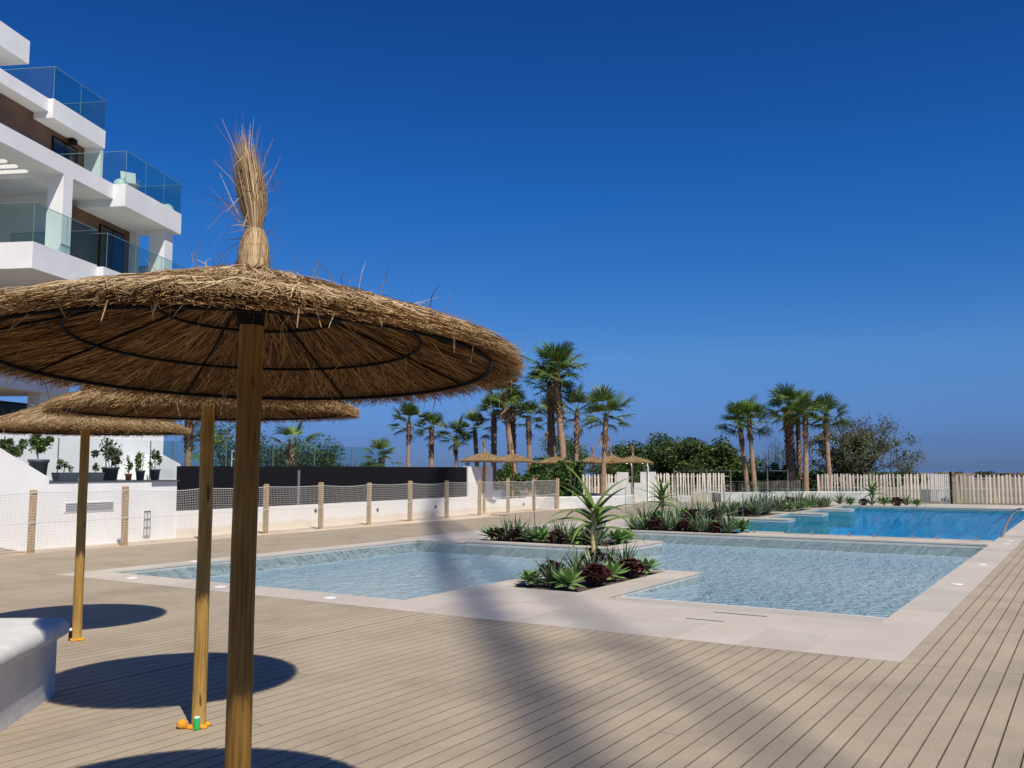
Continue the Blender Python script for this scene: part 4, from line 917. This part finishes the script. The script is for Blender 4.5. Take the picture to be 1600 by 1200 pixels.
pl2, _ = low_wall_loop('white_planter', [(-22.0, 36.2)] + curve_pts((-21.2, 36.6), (-20.3, 37.4), (-19.7, 38.9), 6) + curve_pts((-19.4, 39.8), (-18.8, 41.0), (-19.5, 42.0), 8) + [(-22.5, 43.5)], .5, .3, 'low curved white planter around the lone palm, behind the big tree aloe')
MB().prism([(-22.0, 36.4), (-20.4, 37.3), (-19.6, 39.8), (-19.2, 41.2), (-19.7, 41.9), (-22.4, 43.3)], .1, .4).build('soil', 'soil', pl2, (22.0, -36.2, 0))
# shower block: low slotted wall, two panels, two showers
shw = empty('shower_wall', (-21.3, 47.0, 0), R(30), 'white shower wall with two raised panels behind the second tree aloe', 'wall')
MB().box(-1.7, 1.5, -.12, .12, -.09, 1.0).build('low_wall', 'white_plaster', shw)
MB().box(-1.2, -.55, -.1, .1, 1.0, 1.58).build('panel', 'white_plaster', shw); MB().box(.1, .95, -.1, .1, 1.0, 1.6).build('panel', 'white_plaster', shw)
MB().box(-1.8, 3.0, -1.6, -.125, -.09, -.015).build('tray', 'pale_stone', shw)
for i, (lx, t_) in enumerate(((-.35, 'left curved shower pipe above the white shower wall'), (.52, 'right curved shower pipe above the white shower wall'))):
    c, s_ = math.cos(R(30)), math.sin(R(30)); sh = empty('shower', (-21.3 + lx * c + .2 * s_, 47.0 + lx * s_ - .2 * c, 0), R(30), t_, 'shower', 'outdoor showers')
    MB().tube([(0, 0, -.05), (0, 0, 1.6), (-.02, 0, 1.9), (-.08, 0, 2.08), (-.19, 0, 2.16), (-.3, 0, 2.1)], .035, 10).build('pipe', 'shower_white', sh); MB().lathe([(.03, 0), (.09, -.05), (.09, -.07), (0, -.07)], 14).build('shower_head', 'steel', sh, (-.31, 0, 2.1))
# low white steps/blocks left of the long planter
bx = empty('white_blocks', (-18.6, 47.6, 0), R(20), 'small pale concrete step blocks left of the long white planter', 'blocks')
MB().slab(-.6, .1, -.2, .3, -.09, .32, .02).build('block', 'white_plaster', bx); MB().slab(.2, 1.2, -.3, .3, -.09, .55, .02).build('block', 'pale_stone', bx)
# picket fences
def picket_fence(p0, p1, label, h=1.28, pitch=.165, gaps=(), z=0., post_every=9):
    p0 = Vector(p0); p1 = Vector(p1); L = (p1 - p0).length; ang = math.atan2(p1.y - p0.y, p1.x - p0.x)
    t = empty('picket_fence', p0, ang, label, 'fence', 'pale picket fences')
    pk = picket_fence.me; n = int(L / pitch)
    for i in range(n):
        if any(a <= i <= b_ for a, b_ in gaps): continue
        link('picket', pk, t, (i * pitch, 0, z + U(-.01, .02)), (U(-.012, .012), U(-.03, .03), U(-.15, .15)), (U(.85, 1.2), 1, h * U(.98, 1.02)))
        if i % post_every == 0: link('post', picket_fence.po, t, (i * pitch + .08, .06, z - .08), None, (1, 1, h * .98))
    for hz in (.18, .5, .88): MB().box(0, L, .016, .028, z + h * hz, z + h * hz + .022).build('rail', 'picket_wood', t)
    return t
picket_fence.me = MB().add([(-.043, -.013, 0), (.043, -.013, 0), (.043, .013, 0), (-.043, .013, 0), (-.043, -.013, .97), (.043, -.013, .97), (.043, .013, .97), (-.043, .013, .97), (-.014, -.012, 1), (.014, -.012, 1), (.014, .012, 1), (-.014, .012, 1)],
    [(0, 3, 2, 1), (8, 9, 10, 11), (0, 1, 5, 4), (1, 2, 6, 5), (2, 3, 7, 6), (3, 0, 4, 7), (4, 5, 9, 8), (5, 6, 10, 9), (6, 7, 11, 10), (7, 4, 8, 11)]).mesh('picket', 'picket_wood')
picket_fence.po = MB().tube([(0, 0, 0), (0, 0, 1.02)], .06, 8).mesh('post', 'post_wood')
picket_fence((-13.2, 53.6, 0), (-6.6, 54.2, 0), 'pale picket fence behind the swimming pool, left of the dark gate post', 1.47, .172)
picket_fence((-6.05, 53.2, 0), (1.5, 53.9, 0), 'pale picket fence behind the swimming pool, right of the dark gate post', 1.45, .19)
picket_fence((-24.9, 46.0, 0), (-22.3, 48.2, 0), 'short pale picket fence left of the shower wall', 1.45, .165)
picket_fence((-22.2, 50.2, 0), (-18.4, 53.6, 0), 'pale picket fence right of the shower wall, behind steel posts', 1.5, .17, z=.0)
gp = empty('gate_post', (-6.33, 53.0, 0), 0, 'dark steel gate post between the right picket fences', 'post'); MB().box(-.05, .05, -.05, .05, -.09, 1.62).build('shaft', 'black_metal', gp); MB().box(-.09, .09, -.09, .09, -.088, -.04).build('base_plate', 'grey_metal', gp)
# small white gate panel
gt = empty('white_gate', (-7.4, 53.75, 0), R(5), 'white slatted gate left of the dark gate post', 'gate')
for i in range(9): MB().box(i * .1, i * .1 + .06, -.06, -.04, .04, 1.5).build('slat', 'shower_white', gt)
for z in (.1, .75, 1.4): MB().box(-.02, .9, -.036, -.01, z, z + .05).build('rail', 'shower_white', gt)
# steel posts with wires left of the swimming pool
sf = empty('wire_fence', (-16.73, 45.27, 0), 0, 'slim steel post and wire fence before the white planter', 'fence')
SPO = [(-17.4, 42.6), (-16.73, 45.27), (-16.2, 47.4), (-15.0, 49.9), (-14.3, 51.3)]
for x, y in SPO: MB().tube([(x + 16.73, y - 45.27, -.05), (x + 16.73, y - 45.27, 1.78)], .035, 8).build('post', 'grey_metal', sf)
for z in (.5, 1.1, 1.66):
    m = MB(); m.tube([(x + 16.73, y - 45.27, z) for x, y in SPO], .006, 4); m.build('wire', 'grey_metal', sf)
# frameless glass pool fence on the divider strip
gf = empty('glass_pool_fence', (-8.2, 24.9, 0), 0, 'frameless clear glass fence standing on the strip between the two pools', 'railing')
xs_ = [-8.2, -6.65, -5.1, -3.6, -2.2]
for a, c in zip(xs_[:-1], xs_[1:]):
    pn = MB().box(a + 8.2 + .012, c + 8.2 - .012, 0, .012, .04, 1.22).build('pane', 'clear_glass', gf); MB().box(a + 8.2 + .004, a + 8.2 + .012, -.001, .013, .04, 1.22).build('pane_edge', 'glass_edge', pn)
    for q in (.2, .8): MB().box(a + 8.2 + (c - a) * q - .03, a + 8.2 + (c - a) * q + .03, -.02, -.002, .032, .13).build('clamp', 'steel', gf)
MB().box(0, 6.0, -.001, .013, 1.222, 1.23).build('top_edge', 'glass_edge', gf)
gf2 = empty('glass_pool_fence', (-12.05, 25.6, 0), 0, 'frameless clear glass fence along the plant beds left of the swimming pool', 'railing')
for i in range(9):
    pn = MB().box(0, .012, i * 2.2 + .012, i * 2.2 + 2.188, .02, 1.2).build('pane', 'clear_glass', gf2); MB().box(-.001, .013, i * 2.2, i * 2.2 + .012, .02, 1.2).build('pane_edge', 'glass_edge', pn)
# pool ladders
def ladder(loc, rz, label):
    t = empty('pool_ladder', loc, rz, label, 'ladder', 'steel pool ladders')
    for dy in (0, .5):
        MB().tube([(.0, dy, 0), (0, dy, .45), (.04, dy, .62), (.14, dy, .72), (.28, dy, .72), (.42, dy, .6), (.55, dy, .35), (.66, dy, .0), (.7, dy, -.3)], .024, 10).build('rail', 'steel', t); MB().lathe([(.024, .02), (.05, .012), (.05, 0)], 14).build('flange', 'steel', t, (0, dy, .005))
    MB().bar((.68, 0, -.22), (.68, .5, -.22), .06, .02).build('step', 'steel', t)
    return t
ladder((-1.42, 27.3, TZ), R(180), 'steel ladder rails on the right coping at the picture edge')
ladder((-12.9, 41.6, .0), R(-15), 'steel ladder rails among the plants left of the swimming pool')

# ------------------------------------------------------------------ succulents
def leaf_pts(L, el, curve, n=5):
    """centre line in the x-z plane, leaving the origin at elevation el and bending by curve"""
    pts = [(0, 0)]; a = el
    for i in range(n): pts.append((pts[-1][0] + math.cos(a) * L / n, pts[-1][1] + math.sin(a) * L / n)); a += curve / n
    return pts
def add_leaf(m, az, L, el, curve, wd, prof, base=(0, 0, 0), r0=.0, fold=.35, n=5):
    c, s_ = math.cos(az), math.sin(az)
    pts = [(base[0] + (x + r0) * c, base[1] + (x + r0) * s_, base[2] + z) for x, z in leaf_pts(L, el, curve, n)]
    m.strip(pts, [wd * p for p in prof], (-s_, c, 0), fold)
SPIKE = [.8, 1, .85, .62, .36, .04]; SPOON = [.35, .6, .95, 1.0, .7, .05]
def agave_leaves(seed, one):
    r2 = random.Random(seed)
    for i in range(24):
        q = i / 24; one(i * 2.4 + r2.uniform(-.15, .15), (.21 + .07 * math.sin(q * 3.1)) * r2.uniform(.9, 1.1), 1.35 - 1.5 * q, -.45 + r2.uniform(-.25, .25), .045, SPOON, (0, 0, .07), .01, .4)
def aloe_leaves(seed, one):
    r2 = random.Random(seed)
    for i in range(26):
        q = i / 26; one(i * 2.4 + r2.uniform(-.25, .25), r2.uniform(.28, .44), 1.45 - 1.0 * q + r2.uniform(-.12, .12), -.55 + r2.uniform(-.35, .5), .017, SPIKE, (0, 0, .02), .008, .5)
def agave(seed):
    m = MB(); agave_leaves(seed, lambda *a: add_leaf(m, *a)); m.tube([(0, 0, -.03), (0, 0, .08)], .025, 7); return m.mesh('rosette', 'agave_green')
def aloe_small(seed):
    m = MB(); aloe_leaves(seed, lambda *a: add_leaf(m, *a)); return m.mesh('rosette', 'aloe_green')
def aeonium(seed, big=1.0):
    r2 = random.Random(seed); m = MB()
    heads = []
    for k in range(17):
        rr_ = .16 * math.sqrt((k + .5) / 17); aa_ = k * 2.4 + r2.uniform(-.3, .3); heads.append((rr_ * math.cos(aa_), rr_ * math.sin(aa_), .07 + .13 * (1 - (rr_ / .16) ** 2) + r2.uniform(-.025, .03)))
    for hx, hy, hz in heads:
        hx *= big; hy *= big; hz *= big; m.tube([(hx * .3, hy * .3, -.03), (hx, hy, hz)], .012 * big, 5)
        for i in range(26):
            q = i / 26; add_leaf(m, i * 2.4, (.03 + .06 * q) * big, 1.4 - 1.5 * q + r2.uniform(-.2, .2), -.1, .015 * big, SPOON, (hx, hy, hz), .003, .35, 5)
    return m.mesh('rosettes', 'aeonium_purple')
SUC = {'agave': [agave(200 + i) for i in range(3)], 'aloe': [aloe_small(210 + i) for i in range(4)], 'aeonium': [aeonium(220 + i) for i in range(2)]}
DESC = {'agave': ('agave', 'soft green agave rosette'), 'aloe': ('spiky_aloe', 'spiky grey-green aloe'), 'aeonium': ('aeonium', 'dark purple aeonium')}
def plant_bed(items, where, group, seed, single_leaves=False):
    r2 = random.Random(seed); cnt = {}
    for (kd, x, y, z, sc_) in items:
        cnt[kd] = cnt.get(kd, 0) + 1
        nm, ds = DESC[kd]; me = SUC[kd][r2.randrange(len(SUC[kd]))]
        lab = '%s, %s of these from left, %s' % (ds, ORD[cnt[kd] - 1], where)
        t = empty(nm, (x, y, z), r2.uniform(0, 6.28), lab, 'succulent', group)
        if single_leaves and kd != 'aeonium':
            t.scale = (sc_ * (1.0 if kd == 'agave' else 1.3),) * 3
            def one(*a):
                q_ = MB(); add_leaf(q_, *a); q_.build('leaf', {'agave': 'agave_green', 'aloe': 'aloe_green'}[kd], t)
            (agave_leaves if kd == 'agave' else aloe_leaves)(r2.randrange(9999), one)
            continue
        o = link(me.name.split('.')[0], me, t, None, None, sc_ * {'agave': 1.12, 'aloe': 1.35, 'aeonium': 1.25}[kd])
# bed around the big tree aloe
plant_bed([('agave', -7.3, 12.15, 0, .95), ('aeonium', -7.25, 12.75, 0, 1.1), ('aloe', -6.95, 12.2, 0, 1.1), ('agave', -6.62, 12.05, 0, 1.15), ('aloe', -7.3, 13.6, 0, 1.1), ('aeonium', -7.3, 14.2, .1, 1.05), ('aeonium', -6.5, 12.75, 0, 1.15), ('aloe', -7.0, 13.6, 0, 1.05),
           ('agave', -6.55, 13.35, 0, 1.15), ('aloe', -6.75, 14.3, 0, 1.15), ('aeonium', -6.48, 13.95, 0, 1.1), ('agave', -6.5, 14.65, 0, 1.0), ('aloe', -7.25, 14.8, 0, 1.0)], 'round the big tree aloe', 'succulents round the big tree aloe', 1, True)
its = []
KS = ['agave', 'aeonium', 'aloe', 'aeonium', 'aloe', 'aloe', 'agave', 'aloe', 'aeonium', 'aloe', 'agave', 'aeonium', 'aloe', 'agave']
for i, kd in enumerate(KS): its.append((kd, -12.65 + i * .245 + U(-.04, .04), 19.05 + U(-.05, .75) * (i % 2) + U(0, .1), .01, U(1.0, 1.25)))
for i in range(6): its.append((('aloe', 'agave')[i % 2], -12.5 + i * .6, 20.1 + U(-.1, .2), .01, U(1.0, 1.2)))
its.sort(key=lambda q: q[1]); plant_bed(its, 'in the bed behind the paddling pool', 'succulents behind the paddling pool', 2)
its = []
for i in range(20): its.append((('aloe', 'agave', 'aloe', 'agave', 'aeonium', 'aloe')[i % 6], -11.25 + i * .155 + U(-.05, .05), 24.5 + (i % 2) * .5 + U(-.1, .15), .01, U(1.05, 1.4)))
its.sort(key=lambda q: q[1]); plant_bed(its, 'in the row left of the divider', 'succulents left of the divider strip', 3)
for bi, (y0, y1, wh) in enumerate(((26.2, 31.6, 'in the bed before the first ledge'), (33.2, 36.5, 'in the bed behind the first ledge'), (38.0, 41.2, 'in the bed behind the second ledge'), (42.7, 46.0, 'in the bed behind the third ledge'))):
    its = []
    for i in range(11): its.append((('aloe', 'agave', 'aloe', 'aeonium')[(i + bi) % 4], -11.85 + (i % 4) * .36 + U(-.08, .08), y0 + (y1 - y0) * (i + .5) / 11, .0, U(1.2, 1.7)))
    its.sort(key=lambda q: q[1]); plant_bed(its, wh, 'succulents beside the swimming pool', 10 + bi)
its = [(('aloe', 'agave', 'aeonium')[i % 3], -10.6 + i * .5 + U(-.1, .1), 47.3 + U(-.1, .2), 0.012, U(1.1, 1.5)) for i in range(8)]
plant_bed(its, 'by the far pool edge', 'succulents by the far pool edge', 20)

# tree aloes: ringed trunk, each leaf a part
def tree_aloe(loc, H, Ls, nl, label, seed, zs=1.0, tr=.05):
    r2 = random.Random(seed); t = empty('tree_aloe', loc, 0, label, 'tree aloe', 'tree aloes in the planting beds'); m = MB(); N = 22
    m.tube([(.03 * math.sin(i / N * 2.2), .015 * math.sin(i / N * 4), -.05 + (H + .05) * i / N) for i in range(N + 1)], [tr * (1.15 - .35 * i / N) * (1.06 if i % 2 else .94) for i in range(N + 1)], 12); m.build('trunk', 'aloe_trunk', t)
    for i in range(nl):
        q = i / (nl - 1); mm = MB(); L = Ls * r2.uniform(.8, 1.12) * (1 - .3 * q); el = .15 + 1.1 * q ** 1.6 + r2.uniform(-.25, .2)
        add_leaf(mm, 0, L, el, r2.uniform(-1.6, -.75) * (1 - .4 * q), .044 * Ls / .8, [1, .95, .85, .74, .6, .45, .27, .03], (0, 0, 0), .01, .55, 7)
        o = mm.build('leaf', 'tree_aloe_green', t, (.03 * math.sin(H), 0, H * (.7 + .38 * q))); o.rotation_euler = (0, 0, i * 2.4 + r2.uniform(-.25, .25))
    return t
tree_aloe((-7.3, 14.2, 0), 1.05, 1.2, 18, 'large tree aloe with pale yellow trunk and long arching leaves', 301, tr=.06)
tree_aloe((-10.75, 25.3, 0), 1.0, .95, 24, 'second tree aloe, slimmer, rising from the row left of the divider', 302)
tree_aloe((-9.14, 47.2, 0), .75, 1.05, 22, 'farthest tree aloe standing before the picket fence', 303)
st = empty('dry_stalk', (-12.0, 20.2, 0), 0, 'thin dry flower stalk rising from the bed left of the large tree aloe', 'stalk')
MB().tube([(0, 0, 0), (-.02, .0, .5), (-.06, .02, 1.0), (-.03, .03, 1.45)], .009, 5).build('stem', 'branch_bark', st); leaf_cloud(MB(), (-.03, .03, 1.5), (.07, .07, .15), 40, .05, random.Random(5)).build('seed_heads', 'leaf_dry', st)

# beach chairs seen through the net
for i, (s_, o2, t_) in enumerate(((22.4, 1.6, 'left white garden chair behind the net fence'), (24.2, 1.9, 'middle white garden chair behind the net fence'), (25.3, 2.0, 'right white garden chair behind the net fence'))):
    c = fthing('garden_chair', t_, 'chair', s_, o2, -.09, 'white chairs behind the net fence'); c.rotation_euler = (0, 0, i * .8)
    MB().box(-.25, .25, -.25, .25, .4, .44).build('seat', 'shower_white', c); MB().box(-.25, .25, .25, .29, .44, .9).build('backrest', 'shower_white', c)
    for a in (-.22, .22):
        for e in (-.22, .22): MB().box(a - .02, a + .02, e - .02, e + .02, 0, .4).build('leg', 'shower_white', c)
# far floodlight and basketball frame above the screen
fm = empty('far_lamp_post', (-36.0, 51.6, Z), 0, 'small white twin lamp head showing above the black screen', 'lamp'); MB().tube([(0, 0, 0), (0, 0, 2.1)], .04, 6).build('pole', 'shower_white', fm)
for z in (2.1, 2.42): MB().box(-.14, .14, -.1, .1, z, z + .2).build('lamp_head', 'shower_white', fm)
hp = empty('white_stand', (-41.0, 36.2, Z), R(32), 'small white stand with rectangular hoop board behind the glass between parasol poles', 'stand')
for a in (-.45, .45): MB().box(a - .02, a + .02, -.02, .02, 0, 2.9).build('upright', 'shower_white', hp)
for z in (2.4, 2.86): MB().box(-.43, .43, -.018, .018, z, z + .04).build('crossbar', 'shower_white', hp)
MB().box(-1.0, 1.2, -.3, .3, 0, 2.0).build('base_block', 'white_render', hp)

# ------------------------------------------------------------------ building crane out of frame whose jib throws the soft shadow bands over the deck
HC = 60.0
off = SUN_H * (HC / math.tan(SUN_EL))
A1, A2 = Vector((-1.8, 3.85, 0)), Vector((-24.6, 32.1, 0))
B1 = Vector((-.35, 4.45, 0))
jd = (A2 - A1).normalized()
cr = empty('tower_crane', A1 + off - jd * 14, math.atan2(jd.y, jd.x), 'tower crane high above, only its soft jib shadow crossing the deck', 'crane')
LJ = (A2 - A1).length + 14
m = MB()
MB().bar((-6, 0, HC), (LJ, 0, HC), .33).build('lower_chord', 'crane_paint', cr)
MB().bar((-6, -2.1, HC), (LJ, -.2, HC), .15).build('lower_chord', 'crane_paint', cr)
MB().bar((-6, -.6, HC + 1.5), (LJ - 2, -.3, HC + 1.3), .12).build('upper_chord', 'crane_paint', cr)
for i in range(26):
    x = -5 + i * 2.0; MB().bar((x, 0, HC), (x + 1, -.6, HC + 1.45), .06).build('lacing', 'crane_paint', cr); MB().bar((x + 1, -.6, HC + 1.45), (x + 2, -1.25 + .02 * i, HC), .06).build('lacing', 'crane_paint', cr)
for dx in (-.8, .8):
    for dy in (-.8, .8): MB().bar((dx, -.6 + dy, -.1), (dx, -.6 + dy, HC + 3), .16).build('mast_leg', 'crane_paint', cr)
for i in range(22):
    z = i * 2.0
    for dy in (-.8, .8): MB().bar((-.8 * (-1) ** i, -.6 + dy, z), (.8 * (-1) ** i, -.6 + dy, z + 2), .08).build('mast_brace', 'crane_paint', cr)
MB().box(-7.5, -5.5, -1.4, .2, HC - 1.6, HC - .15).build('counterweight', 'grey_metal', cr)
MB().box(1.0, 2.4, -2.2, -.9, HC - 2.0, HC - .2).build('cab', 'shower_white', cr)
